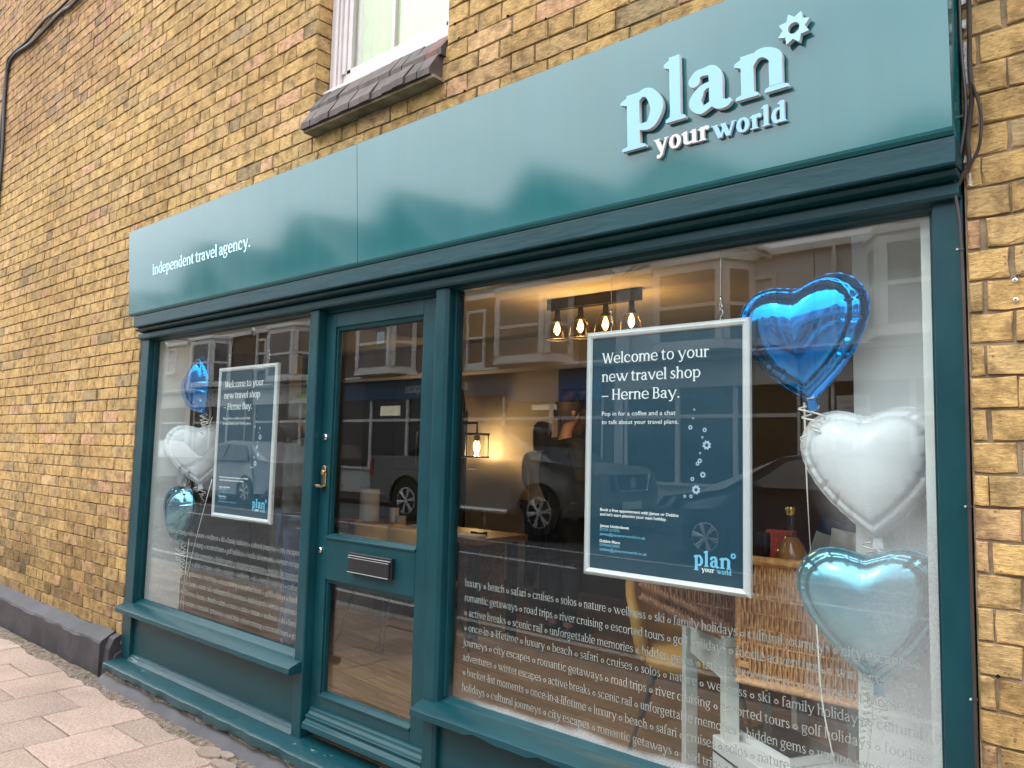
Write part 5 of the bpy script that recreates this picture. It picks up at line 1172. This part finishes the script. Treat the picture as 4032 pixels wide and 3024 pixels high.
M['darkglass'] = pmat('dark_window_glass', (.022,.024,.026), .03, var=.3, vscale=1.3, spec=.8)
M['net'] = pmat('grey_net_curtain', (.13,.127,.12), .06, var=.3, vscale=3, stretch=(9,1,.3))
M['signblue'] = pmat('sign_blue', (.030,.085,.16), .4, var=.05); M['signbright'] = pmat('sign_bright_blue', (.010,.12,.30), .4, var=.3, vscale=6)
M['signwhite'] = pmat('sign_white', (.62,.62,.60), .5, var=.04); M['green'] = pmat('sign_green', (.25,.50,.03), .5)
M['shopdark'] = pmat('shop_interior_dark', (.035,.032,.028), .8, var=.5, vscale=2); M['panel_light'] = pmat('lit_ceiling_panel', (.9,.85,.7), .6, emit=(1,.86,.55), estr=1.6)
M['pavement_grey'] = M['kerb']
YF = -10.88
def sash(par, x0, x1, z0, z1, y=YF, dy=.0):
    m = MB(); t = .07
    m.box(x0,x0+t,y-.06,y+.03+dy,z0,z1); m.box(x1-t,x1,y-.06,y+.03+dy,z0,z1); m.box(x0+t,x1-t,y-.06,y+.03+dy,z1-t,z1); m.box(x0+t,x1-t,y-.06,y+.03+dy,z0,z0+t); zm = (z0+z1)/2; m.box(x0+t,x1-t,y-.055,y+.02+dy,zm-.03,zm+.03); m.box(x0-.06,x1+.06,y-.05,y+.09,z0-.08,z0-.001)
    f = build('window', m, M['frame'], par); build('pane', MB().box(x0+t,x1-t,y-.05,y-.045,z0+t,z1-t), M['darkglass'], f)
def bay(par, xc, w, z0, z1, d=.55, y=YF):
    """canted bay: two raked sides and a front, white frames, sashes"""
    P = [(xc-w/2,y),(xc-w/2+d*.62,y+d),(xc+w/2-d*.62,y+d),(xc+w/2,y)]
    f = MB(); g = MB(); c = MB()
    off = lambda k: [(x+(x-xc)*k, yy+(yy-y)*k*1.5) for x, yy in P]
    f.prism_z(off(.06)[::-1], z0-.09, z0-.001); f.prism_z(off(.03)[::-1], z0, z0+.09); f.prism_z(off(.03)[::-1], z1-.16, z1); f.prism_z(off(.09)[::-1], z1+.001, z1+.10)
    def bar(a, b, r_=.055, za=None, zb=None):
        dx, dy = b[0]-a[0], b[1]-a[1]; l = math.hypot(dx, dy); nx, ny = -dy/l*r_*.5, dx/l*r_*.5
        f.prism_z([(a[0]-nx,a[1]-ny),(b[0]-nx,b[1]-ny),(b[0]+nx,b[1]+ny),(a[0]+nx,a[1]+ny)], za, zb)
    za, zb = z0+.09, z1-.16; zm = (za+zb)/2
    for i in range(3):
        a, b = P[i], P[i+1]; ux, uy = (b[0]-a[0]), (b[1]-a[1]); l = math.hypot(ux, uy); ux /= l; uy /= l
        for q in (0, l-.12): bar((a[0]+ux*q, a[1]+uy*q), (a[0]+ux*(q+.12), a[1]+uy*(q+.12)), .11, za, zb)
        bar((a[0]+ux*.12, a[1]+uy*.12), (b[0]-ux*.12, b[1]-uy*.12), .07, zm-.035, zm+.035)
        for s, r_, zz0, zz1 in ((g, .02, za, zb),):
            nx, ny = uy*.05, -ux*.05
            aa = (a[0]+ux*.12, a[1]+uy*.12); bb = (b[0]-ux*.12, b[1]-uy*.12)
            g.prism_z([(aa[0],aa[1]),(bb[0],bb[1]),(bb[0]-nx*.3,bb[1]-ny*.3),(aa[0]-nx*.3,aa[1]-ny*.3)], za, zb)
    fo = build('bay_window', f, M['frame'], par); build('pane', g, M['net'] , fo)
def house(i, x0, x1, xg, wall, label, sashes, sign, has_bay=True, bw=2.05, gable=None):
    t = thing('terrace_house', label, 'house', ((x0+x1)/2, YF, .29), 0, 'terraced houses across the street')
    h = MB(); zr = 5.20
    h.box(x0+.004, x1-.004, YF-8, YF-.02, 3.30, zr); h.box(x0+.004, x0+.25, YF-.35, YF, .29, 3.3); h.box(x1-.25, x1-.004, YF-.35, YF, .29, 3.3)
    gx, gw, pk = gable or (xg, 1.45, 6.0)
    h.prism_y([(gx-gw, zr), (gx+gw, zr), (gx, pk)], YF-.25, YF-.02)
    build('wall', h, wall, t)
    r_ = MB()
    for s in (-1, 1): r_.add([(gx+s*(gw+.25), YF+.18, zr-.10), (gx, YF+.18, pk+.10), (gx, YF-8, pk+.10), (gx+s*(gw+.25), YF-8, zr-.10), (gx+s*(gw+.25), YF+.18, zr-.16), (gx, YF+.18, pk+.03), (gx, YF-8, pk+.03), (gx+s*(gw+.25), YF-8, zr-.16)], [(0,1,2,3),(4,7,6,5),(0,4,5,1),(3,2,6,7)])
    ro = build('roof', r_, M['slate'], t)
    bg_ = MB()
    for s in (-1, 1): bg_.prism_y([(gx+s*(gw+.27), zr-.20), (gx+s*(gw+.27), zr-.02), (gx, pk+.12), (gx, pk-.10)][::s], YF+.10, YF+.16)
    bg_.box(x0+.01, x1-.01, YF+.0, YF+.10, zr-.12, zr-.0)
    build('bargeboard', bg_, M['frame'], ro)
    if has_bay: bay(t, xg, bw, 3.50, 5.02)
    for a, b, z0, z1 in sashes: sash(t, a, b, z0, z1)
    # shop front below
    sf = MB(); mt = {'blue': M['signblue'], 'white': M['signwhite'], 'pale': M['pale']}[sign]
    sf.box(x0+.26, x1-.26, YF-.3, YF+.06, 2.78, 3.28); sg = build('shop_fascia', sf, mt, t)
    build('fascia_cornice', MB().prism_x([(YF-.02,3.285),(YF+.22,3.285),(YF+.26,3.36),(YF+.12,3.42),(YF-.02,3.42)], x0+.01, x1-.01), M['frame'] if sign != 'blue' else M['pale'], t)
    w = MB(); n = 3; xs = np.linspace(x0+.26, x1-.26, n+1)
    for x in xs: w.box(x-.045, x+.045, YF-.10, YF-.0, .98, 2.77)
    w.box(x0+.26, x1-.26, YF-.10, YF-.001, 2.20, 2.27); w.box(x0+.26, x1-.26, YF-.12, YF+.05, .92, .98)
    build('shop_window_frame', w, M['frame'], t); build('shop_window', MB().box(x0+.26, x1-.26, YF-.06, YF-.05, .98, 2.775), M['darkglass'], t)
    build('stall_riser', MB().box(x0+.26, x1-.26, YF-.30, YF+.0, .29, .918), M['pale'] if sign != 'white' else M['frame'], t)
    pp = MB(); px = x0+.35; pp.tube([(px, YF+.06, 5.1), (px, YF+.06, 3.45)], .045, 8); build('drainpipe', pp, M['frame'], t, smooth=True)
    return t, sg
brw, crm, pal = M['brown_brick'], M['cream'], M['pale']
H1,_ = house(0, -38.0, -33.4, -35.6, crm, 'cream rendered terrace house at the far left end of the reflected row', [], 'white', gable=(-35.6,1.5,6.0))
H2,_ = house(1, -33.39, -26.65, -30.2, crm, 'cream rendered terrace house next to the first brown brick one', [(-28.6,-27.9,4.1,5.0)], 'white', gable=(-30.2,1.5,6.0))
H3,s3 = house(2, -26.64, -22.65, -25.0, brw, 'brown brick house beside the cream rendered one, white sign below', [], 'white', gable=(-24.6,1.95,7.0))
H4,s4 = house(3, -22.64, -18.3, -20.15, brw, 'brown brick house with two narrow sash windows over a white and green sign', [(-22.35,-21.85,3.95,4.9),(-21.75,-21.35,3.95,4.9)][:1], 'white', gable=(-18.9,2.2,6.95))
H5,s5 = house(4, -18.29, -13.35, -15.85, brw, 'brown brick house with drainpipe over the blue hospice shop sign', [], 'blue', gable=(-14.75,1.5,6.75))
H6,s6 = house(5, -13.34, -8.70, -10.80, brw, 'brown brick house over a blue sign with a brighter blue panel', [(-12.95,-12.33,3.50,4.85)], 'blue', gable=(-10.15,1.4,6.35))
H7,_ = house(6, -8.69, -4.65, -6.75, pal, 'pale painted house left of the white gabled one, opposite the big window', [(-5.9,-5.3,3.55,4.75)], 'pale', gable=(-6.9,1.3,5.95))
H8,_ = house(7, -4.64, -.4, -2.75, pal, 'pale painted house with a bay straight across from the pale balloons', [], 'pale', gable=(-2.75,.6,5.40))
H9,_ = house(8, -.39, 4.2, 1.9, brw, 'brown brick house across the road from the right hand brickwork', [], 'white', gable=(2.3,1.2,5.9))
H10,_ = house(9, 4.21, 9, 6.6, crm, 'cream house at the right end of the reflected row', [], 'white')
m = MB(); sans(m, 'Hospices', -14.18, 2.93, .27, .93, False, YF+.064, flip=True); build('sign_text', m, M['signwhite'], s5)
m = MB(); sans(m, 's', -12.80, 2.93, .27, .14, False, YF+.064, flip=True); build('sign_text', m, M['signwhite'], s6)
m = MB().box(-11.55, -8.98, YF+.061, YF+.075, 2.60, 3.02); build('bright_panel', m, M['signbright'], s6)
m = MB(); m.lathe([(.22,.062),(.22,.075)], (-18.75, YF, 3.03), 24, 'y')
for i in range(6): m.box(-19.15-.14*i-.05, -19.15-.14*i+.05, YF+.062, YF+.075, 2.93, 3.10)
build('green_emblem', m, M['green'], s4)
for x, zz in ((-16.1, 2.50), (-11.4, 2.48)):
    pass
m = MB(); m.box(-16.2,-15.4,YF-.045,YF-.040,2.36,2.62); build('lit_panel', m, M['panel_light'], H5)
m = MB(); m.box(-10.9,-10.2,YF-.045,YF-.040,2.42,2.54); build('lit_panel', m, M['panel_light'], H6)
def post_sign():
    t = thing('parking_sign', 'small white disabled badge parking sign on a grey post across the street', 'sign', (-3.55,-9.35,.29))
    build('post', MB().tube([(-3.55,-9.35,.29),(-3.55,-9.35,2.45)], .03, 10), M['steel'], t, smooth=True)
    p = build('plate', MB().box(-3.78,-3.32,-9.315,-9.305,2.02,2.42), M['signwhite'], t)
    m = MB(); y = -9.303
    for s, z in (('Disabled',2.33),('badge',2.25),('holders',2.17),('only',2.09)): sans(m, s, -3.53, z-.02, .045, None, False, y, flip=True)
    m.box(-3.52,-3.37,y-.001,y,2.24,2.38,1); m.box(-3.52,-3.37,y-.001,y,2.05,2.19,1); sans(m, 'P', -3.405, 2.265, .09, None, True, y+.0015, 2, True)
    k = MB(); k.lathe([(.012,y+.001),(.012,y+.002)], (-3.445,0,2.165), 10, 'y'); k.tube([(-3.445,y+.002,2.15),(-3.445,y+.002,2.12),(-3.475,y+.002,2.118),(-3.485,y+.002,2.085)], .006, 5); m.merge(k, 2)
    build('lettering', m, [M['print'], M['signblue'], M['signwhite']], p)
post_sign()

# ---- vehicles: x forward, y across, on the ground at z=0
def vehicle(name, label, cat, loc, rz, outline, hw, windows, wheels, paint, wr, extras):
    t = thing(name, label, cat, loc, rz, 'vehicles parked across the street')
    m = MB(); n = len(outline)
    L_ = [(x, -hw(z, x), z) for x, z in outline]; Rr = [(x, hw(z, x), z) for x, z in outline]
    bm = bmesh.new(); a = [bm.verts.new(v) for v in L_]; b = [bm.verts.new(v) for v in Rr]
    f1 = bm.faces.new(a); f2 = bm.faces.new(b[::-1])
    for i in range(n): bm.faces.new((a[(i+1) % n], a[i], b[i], b[(i+1) % n]))
    bmesh.ops.triangulate(bm, faces=[f1, f2]); bm.normal_update(); me = bpy.data.meshes.new('body'); bm.to_mesh(me); bm.free()
    me.materials.append(paint); o = bpy.data.objects.new('body', me); COL.objects.link(o); o.parent = t
    bv = o.modifiers.new('bevel', 'BEVEL'); bv.width = .045; bv.segments = 3; bv.angle_limit = R(30)
    me.shade_smooth(); me.set_sharp_from_angle(angle=R(35))
    for poly in windows:
        for s in (-1, 1):
            w = MB(); k = len(poly); w.add([(x, s*(hw(z, x)+.004), z) for x, z in poly]+[(x, s*(hw(z, x)-.02), z) for x, z in poly], [tuple(range(k)) if s < 0 else tuple(range(k))[::-1]]+[(i, (i+1) % k, (i+1) % k+k, i+k) for i in range(k)])
            build('side_window', w, M['darkglass'], t, world=False)
    for x, y in wheels:
        w = MB(); w.lathe([(wr*.62,-.11),(wr*.93,-.115),(wr,-.08),(wr,.08),(wr*.93,.115),(wr*.62,.11)], (x,y,wr), 36, 'y'); wo = build('wheel', w, pmat('tyre', (.012,.012,.013), .8), t, smooth=True, world=False)
        r_ = MB(); sg = -1 if y < 0 else 1; yo = y+sg*.085
        r_.lathe([(wr*.64,yo-.02),(wr*.64,yo+.02*sg),(wr*.57,yo+.03*sg),(wr*.57,yo-.02)], (x,0,wr), 36, 'y'); r_.lathe([(wr*.16,yo),(wr*.13,yo+.03*sg)], (x,0,wr), 16, 'y')
        for k in range(6):
            for d_ in (-.11, .11):
                a = k*math.pi/3+.2; c_, s_ = math.cos(a), math.sin(a); r_.tube([(x+wr*.1*c_, yo+.02*sg, wr+wr*.1*s_), (x+wr*.60*math.cos(a+d_), yo+.02*sg, wr+wr*.60*math.sin(a+d_))], .018, 5)
        build('rim', r_, M['alu'], wo, smooth=True, world=False)
        arch = MB(); arch.lathe([(wr*1.16,y-.10*sg),(wr*1.16,y+.06*sg)], (x,0,wr), 36, 'y'); build('wheel_arch', arch, M['blackmatt'], t, smooth=True, world=False)
    for nm, mb_, mt in extras: build(nm, mb_, mt, t, smooth=True, world=False)
    return t
dgrey = pmat('charcoal_metallic_paint', (.115,.109,.103), .25, var=.04, coat=1.0)
hwt = lambda z, x: (.92 if z < 1.12 else .92-.24*(z-1.12)/.70) - (.10*max(0, (x-1.9)/.75)**2 if x > 1.9 else 0)
out = [(2.62,.42),(2.66,.75),(2.58,1.02),(2.42,1.13),(1.35,1.22),(.62,1.72),(.20,1.80),(-.75,1.79),(-1.02,1.70),(-1.18,1.22),(-2.62,1.20),(-2.66,1.16),(-2.66,.55),(-2.25,.50)]
def arch_pts(x, wr): return [(x+wr*1.17*math.cos(a), wr+wr*1.17*math.sin(a)) for a in np.linspace(math.pi*1.03, -.03*math.pi, 12)]
out = [p for p in out]+arch_pts(-1.62,.40)+[(-1.0,.40),(1.0,.40)]+arch_pts(1.55,.40)
ex = []
for s in (-1, 1):
    q = MB(); q.add([(2.585,s*.80,1.04),(2.20,s*.925,1.10),(2.30,s*.92,.93),(2.60,s*.77,.90),(2.63,s*.6,.90),(2.60,s*.6,1.04)], [(0,1,2,3),(0,3,4,5)]); ex.append(('headlight', q, M['steel']))
    q = MB(); q.lathe([(.001,-.13),(.07,-.12),(.095,-.02),(.085,.09),(.001,.12)], (.80,s*1.03,1.23), 14, 'y'); ex.append(('wing_mirror', q, M['steel']))
    q = MB().box(-2.67,-2.60,s*.86-.06,s*.86+.06,.82,1.14); ex.append(('tail_lamp', q, pmat('red_lamp', (.35,.02,.015), .3)))
    q = MB(); q.tube([(-.95,s*.98,.38),(.98,s*.98,.38)], .045, 8); ex.append(('side_step', q, M['steel']))
    q = MB(); q.tube([(.02,s*.935,1.02),(.22,s*.935,1.02)], .016, 6); ex.append(('door_handle', q, M['steel']))
    q = MB(); q.tube([(-1.12,s*.925,1.215),(1.0,s*.928,1.215)], .012, 6); ex.append(('window_trim', q, M['steel']))
    q = MB(); q.tube([(1.02,s*.928,.42),(1.04,s*.928,1.20)], .006, 5); q.tube([(-.10,s*.928,.42),(-.10,s*.928,1.20)], .006, 5); ex.append(('door_seam', q, M['black']))
q = MB(); q.box(2.60,2.675,-.52,.52,.76,1.03); ex.append(('grille', q, M['black'])); q = MB(); q.tube([(2.68,-.5,1.03),(2.685,-.42,.78),(2.685,.42,.78),(2.68,.5,1.03)], .022, 6); ex.append(('grille_trim', q, M['steel'])); q = MB(); q.lathe([(.09,.0),(.09,.01)], (2.68,0,.9), 20, 'x'); ex.append(('badge', q, M['steel']))
q = MB().box(2.66,2.69,-.26,.26,.50,.61); ex.append(('number_plate', q, M['signwhite']))
q = MB(); q.add([(1.32,-.80,1.235),(1.32,.80,1.235),(.66,.70,1.70),(.66,-.70,1.70)], [(0,1,2,3)]); ex.append(('windscreen', q, M['darkglass']))
vehicle('pickup_truck', 'charcoal double cab pickup truck parked facing right, reflected in the big window', 'pickup truck', (-9.15,-8.05,.15), 0, out, hwt, [[(.95,1.24),(.50,1.64),(-.05,1.70),(-.08,1.24)],[(-.14,1.24),(-.12,1.70),(-.80,1.68),(-1.05,1.24)]], [(-1.62,-.80),(-1.62,.80),(1.55,-.80),(1.55,.80)], dgrey, .40, ex)
cout = [(2.10,.30),(2.14,.62),(1.95,.80),(1.05,.93),(.35,1.36),(-.30,1.45),(-1.15,1.40),(-1.75,1.02),(-2.10,.98),(-2.14,.45),(-2.0,.28)]+arch_pts(-1.35,.31)+[(-.9,.26),(.9,.26)]+arch_pts(1.30,.31)
hwc = lambda z, x: (.87 if z < .95 else .87-.24*(z-.95)/.5) - (.14*max(0, (abs(x)-1.4)/.7)**2 if abs(x) > 1.4 else 0)
def car(label, loc, rz, col):
    ex = []
    for s in (-1, 1):
        q = MB(); q.add([(2.08,s*.62,.74),(1.72,s*.865,.80),(1.80,s*.86,.66),(2.11,s*.62,.60)], [(0,1,2,3)]); ex.append(('headlight', q, M['steel']))
        q = MB(); q.lathe([(.001,-.09),(.05,-.08),(.07,0),(.05,.08),(.001,.09)], (.62,s*.95,.99), 12, 'y'); ex.append(('wing_mirror', q, col))
    q = MB(); q.add([(1.02,-.74,.955),(1.02,.74,.955),(.40,.62,1.345),(.40,-.62,1.345)], [(0,1,2,3)]); ex.append(('windscreen', q, M['darkglass']))
    q = MB().box(2.12,2.15,-.26,.26,.38,.48); ex.append(('number_plate', q, M['signwhite']))
    return vehicle('parked_car', label, 'car', loc, rz, cout, hwc, [[(.72,.98),(.28,1.31),(-.25,1.37),(-.28,.98)],[(-.34,.98),(-.31,1.37),(-1.02,1.33),(-1.40,1.0)]], [(-1.35,-.76),(-1.35,.76),(1.30,-.76),(1.30,.76)], col, .31, ex)
car('dark blue hatchback parked facing left, reflected low in the right hand poster', (-3.35,-7.75,.15), R(180), pmat('dark_blue_car_paint', (.02,.035,.07), .25, coat=1))
car('silver hatchback parked in the road beyond the left window poster', (-17.2,-7.75,.15), R(180), pmat('silver_car_paint', (.32,.33,.35), .3, metal=.3, coat=1))
car('white hatchback parked at the far left of the reflected street', (-23.2,-7.8,.15), R(180), pmat('white_car_paint', (.6,.6,.6), .3, coat=1))

# ------------------------------------------------------------------ people inside the shop
def skin_mesh(name, joints, edges, mat, parent, root, sub=2, squash=None):
    me = bpy.data.meshes.new(name); bm = bmesh.new(); sk = bm.verts.layers.skin.verify(); ks = list(joints); vs = [bm.verts.new(joints[k][:3]) for k in ks]
    for a, b in edges: bm.edges.new((vs[ks.index(a)], vs[ks.index(b)]))
    for v, k in zip(vs, ks):
        r_ = joints[k][3]; v[sk].radius = r_ if isinstance(r_, tuple) else (r_, r_); v[sk].use_root = (k == root)
    bm.to_mesh(me); bm.free(); o = bpy.data.objects.new(name, me); COL.objects.link(o)
    s = o.modifiers.new('skin', 'SKIN'); s.use_smooth_shade = True; u = o.modifiers.new('sub', 'SUBSURF'); u.levels = sub; u.render_levels = sub
    dg = bpy.context.evaluated_depsgraph_get(); new = bpy.data.meshes.new_from_object(o.evaluated_get(dg)); new.name = name; o.modifiers.clear(); o.data = new; new.materials.clear(); new.materials.append(mat); new.shade_smooth(); o.parent = parent; return o
M['skin'] = pmat('skin', (.52,.29,.20), .5, var=.05)
def person(label, loc, rz, top, legs_m, shoe_m, hair_m, bald=False, h=1.74, arm=(.0,.0), long_hair=False, hood=False):
    t = thing('person', label, 'person', loc, rz); k = h/1.74
    S = lambda x, y, z, r_: (x*k, y*k, z*k, tuple(q*k for q in r_) if isinstance(r_, tuple) else r_*k)
    J = {'pel': S(0,0,.93,.10), 'wst': S(0,.0,1.08,(.115,.085)), 'chest': S(0,.01,1.30,(.125,.09)), 'neck0': S(0,.0,1.46,.052), 'neck': S(0,-.012,1.53,.043), 'jaw': S(0,-.04,1.585,.062), 'head': S(0,-.025,1.65,.083), 'crown': S(0,-.01,1.72,.060), 'nose': S(0,-.125,1.628,.012), 'nosr': S(0,-.095,1.640,.016)}
    E_ = [('pel','wst'),('wst','chest'),('chest','neck0'),('neck0','neck'),('neck','jaw'),('jaw','head'),('head','crown'),('head','nosr'),('nosr','nose')]
    for s, q in ((-1,'l'),(1,'r')):
        f = arm[0] if s < 0 else arm[1]
        J |= {q+'sh': S(s*.185,.0,1.42,.055), q+'el': S(s*.235,.03-.10*f,1.15+.02*f,.043), q+'wr': S(s*.225,-.06-.22*f,.93+.16*f,.028), q+'pm': S(s*.222,-.085-.27*f,.865+.20*f,(.030,.016)),
              q+'hip': S(s*.095,.0,.88,.088), q+'kn': S(s*.105,-.015,.50,.058), q+'an': S(s*.11,.03,.09,.038), q+'toe': S(s*.125,-.12,.035,.032)}
        E_ += [('chest',q+'sh'),(q+'sh',q+'el'),(q+'el',q+'wr'),(q+'wr',q+'pm'),('pel',q+'hip'),(q+'hip',q+'kn'),(q+'kn',q+'an'),(q+'an',q+'toe')]
        for i, (dx, ln) in enumerate(((-.022,.060),(-.008,.075),(.006,.072),(.019,.058))):
            b0 = J[q+'pm']; J[q+f'f{i}'] = (b0[0]+.004*s*k, b0[1]+dx*k, b0[2]-.045*k, .0085*k); J[q+f'g{i}'] = (b0[0]-.012*s*k, b0[1]+dx*1.1*k-.006, b0[2]-(.045+ln)*k, .0065*k); E_ += [(q+'pm',q+f'f{i}'),(q+f'f{i}',q+f'g{i}')]
        b0 = J[q+'wr']; J[q+'th'] = (b0[0]-.022*s*k, b0[1]-.045*k, b0[2]-.065*k, .009*k); E_.append((q+'pm',q+'th'))
    skin_mesh('body', J, E_, M['skin'], t, 'pel')
    g = lambda *ks: {a: (J[a][0],J[a][1],J[a][2], tuple(r_+.030 for r_ in J[a][3]) if isinstance(J[a][3], tuple) else J[a][3]+.024) for a in ks}
    C_ = g('pel','wst','chest','neck0','lsh','lel','lwr','rsh','rel','rwr'); C_['neck0'] = (C_['neck0'][0], C_['neck0'][1]+.012*k, C_['neck0'][2]+.02*k, .070*k)
    skin_mesh('top', C_, [e for e in E_ if e[0] in C_ and e[1] in C_], top, t, 'wst')
    T_ = g('pel','lhip','lkn','lan','rhip','rkn','ran'); T_['lan'] = (T_['lan'][0],T_['lan'][1],T_['lan'][2]+.02,.060*k); T_['ran'] = (T_['ran'][0],T_['ran'][1],T_['ran'][2]+.02,.060*k)
    skin_mesh('trousers', T_, [e for e in E_ if e[0] in T_ and e[1] in T_], legs_m, t, 'pel')
    for s in (-1, 1):
        m = MB(); m.lathe([(.001,-.02),(.045,-.015),(.052,.02),(.045,.06),(.001,.075)], (0,0,.035), 14); m.v = [((p[0]*.9+s*.118)*k, (p[1]*2.6-.055)*k, max(p[2], .002)*k) for p in m.v]; build('shoe', m, shoe_m, t, smooth='all', world=False)
        e = MB(); e.lathe([(.001,-.012),(.011,-.006),(.011,.006),(.001,.012)], (0,0,0), 10); e.v = [((p[0]*1.0+s*.032)*k, (p[1]*.5-.103)*k, (p[2]*.7+1.655)*k) for p in e.v]; build('eye', e, M['print'], t, smooth='all', world=False)
        e = MB(); e.lathe([(.001,-.03),(.018,-.012),(.020,.012),(.001,.03)], (0,0,0), 10); e.v = [((p[0]*.4+s*.084)*k, (p[1]-.012)*k, (p[2]+1.645)*k) for p in e.v]; build('ear', e, M['skin'], t, smooth='all', world=False)
    e = MB(); e.tube([(-.022*k,-.098*k,1.592*k),(0,-.106*k,1.590*k),(.022*k,-.098*k,1.592*k)], .005*k, 6); build('mouth', e, pmat('lips', (.38,.13,.11), .5), t, smooth='all', world=False)
    if hood:
        hd_ = MB(); hd_.lathe([(.001,-.10),(.07,-.085),(.115,-.03),(.120,.03),(.095,.085),(.05,.10),(.001,.10)], (0,0,0), 20); hd_.v = [((a*1.15)*k, (b*.75+.055+.02*math.sin(c*30))*k, (c*.62+1.515+b*.25)*k) for a, b, c in hd_.v]; build('hood', hd_, top, t, smooth='all', world=False)
    hm = MB(); n = 20; vs = []; prof = [(.0,.118),(.05,.108),(.078,.075),(.090,.03),(.091,-.01),(.086,-.05 if not long_hair else -.18)]
    if bald: prof = prof[2:]; 
    for r_, z in prof:
        for i in range(n): a = 2*math.pi*i/n; cut = max(0, -math.sin(a)-.25)*.10; vs.append((r_*math.cos(a)*.98*k, (r_*math.sin(a)*1.12-.005)*k, (1.655+z+(cut if z < .06 else 0))*k))
    m_ = len(prof); hm.add(vs, [(i*n+j, i*n+(j+1) % n, (i+1)*n+(j+1) % n, (i+1)*n+j) for i in range(m_-1) for j in range(n)]); build('hair', hm, hair_m, t, smooth='all', world=False)
    return t
hoodie = pmat('grey_hoodie', (.13,.12,.11), .9, var=.1, vscale=12, bump=.3); jeans = pmat('blue_jeans', (.045,.065,.12), .9, col2=(.10,.14,.22), vscale=5, bump=.3, bscale=200)
dark = pmat('black_cloth', (.012,.012,.014), .8); rose = pmat('rose_shirt', (.38,.20,.18), .8); wht = pmat('white_blouse', (.62,.60,.57), .8); grey_h = pmat('grey_hair', (.36,.34,.32), .7); brown_h = pmat('brown_hair', (.06,.035,.02), .6)
person('person in a grey hooded top and blue jeans standing inside beside the door', (-4.44,.78,ZF), R(155), hoodie, jeans, M['card'], grey_h, h=1.72, arm=(.15,.3), hood=True)
person('person in a black suit jacket and trousers standing behind the big poster', (-3.62,2.62,ZF), R(160), dark, dark, M['black'], brown_h, bald=True, h=1.80)
person('person in a white blouse standing at the back of the shop', (-4.60,3.55,ZF), R(172), wht, dark, M['black'], brown_h, h=1.66, long_hair=True, arm=(.5,.6))
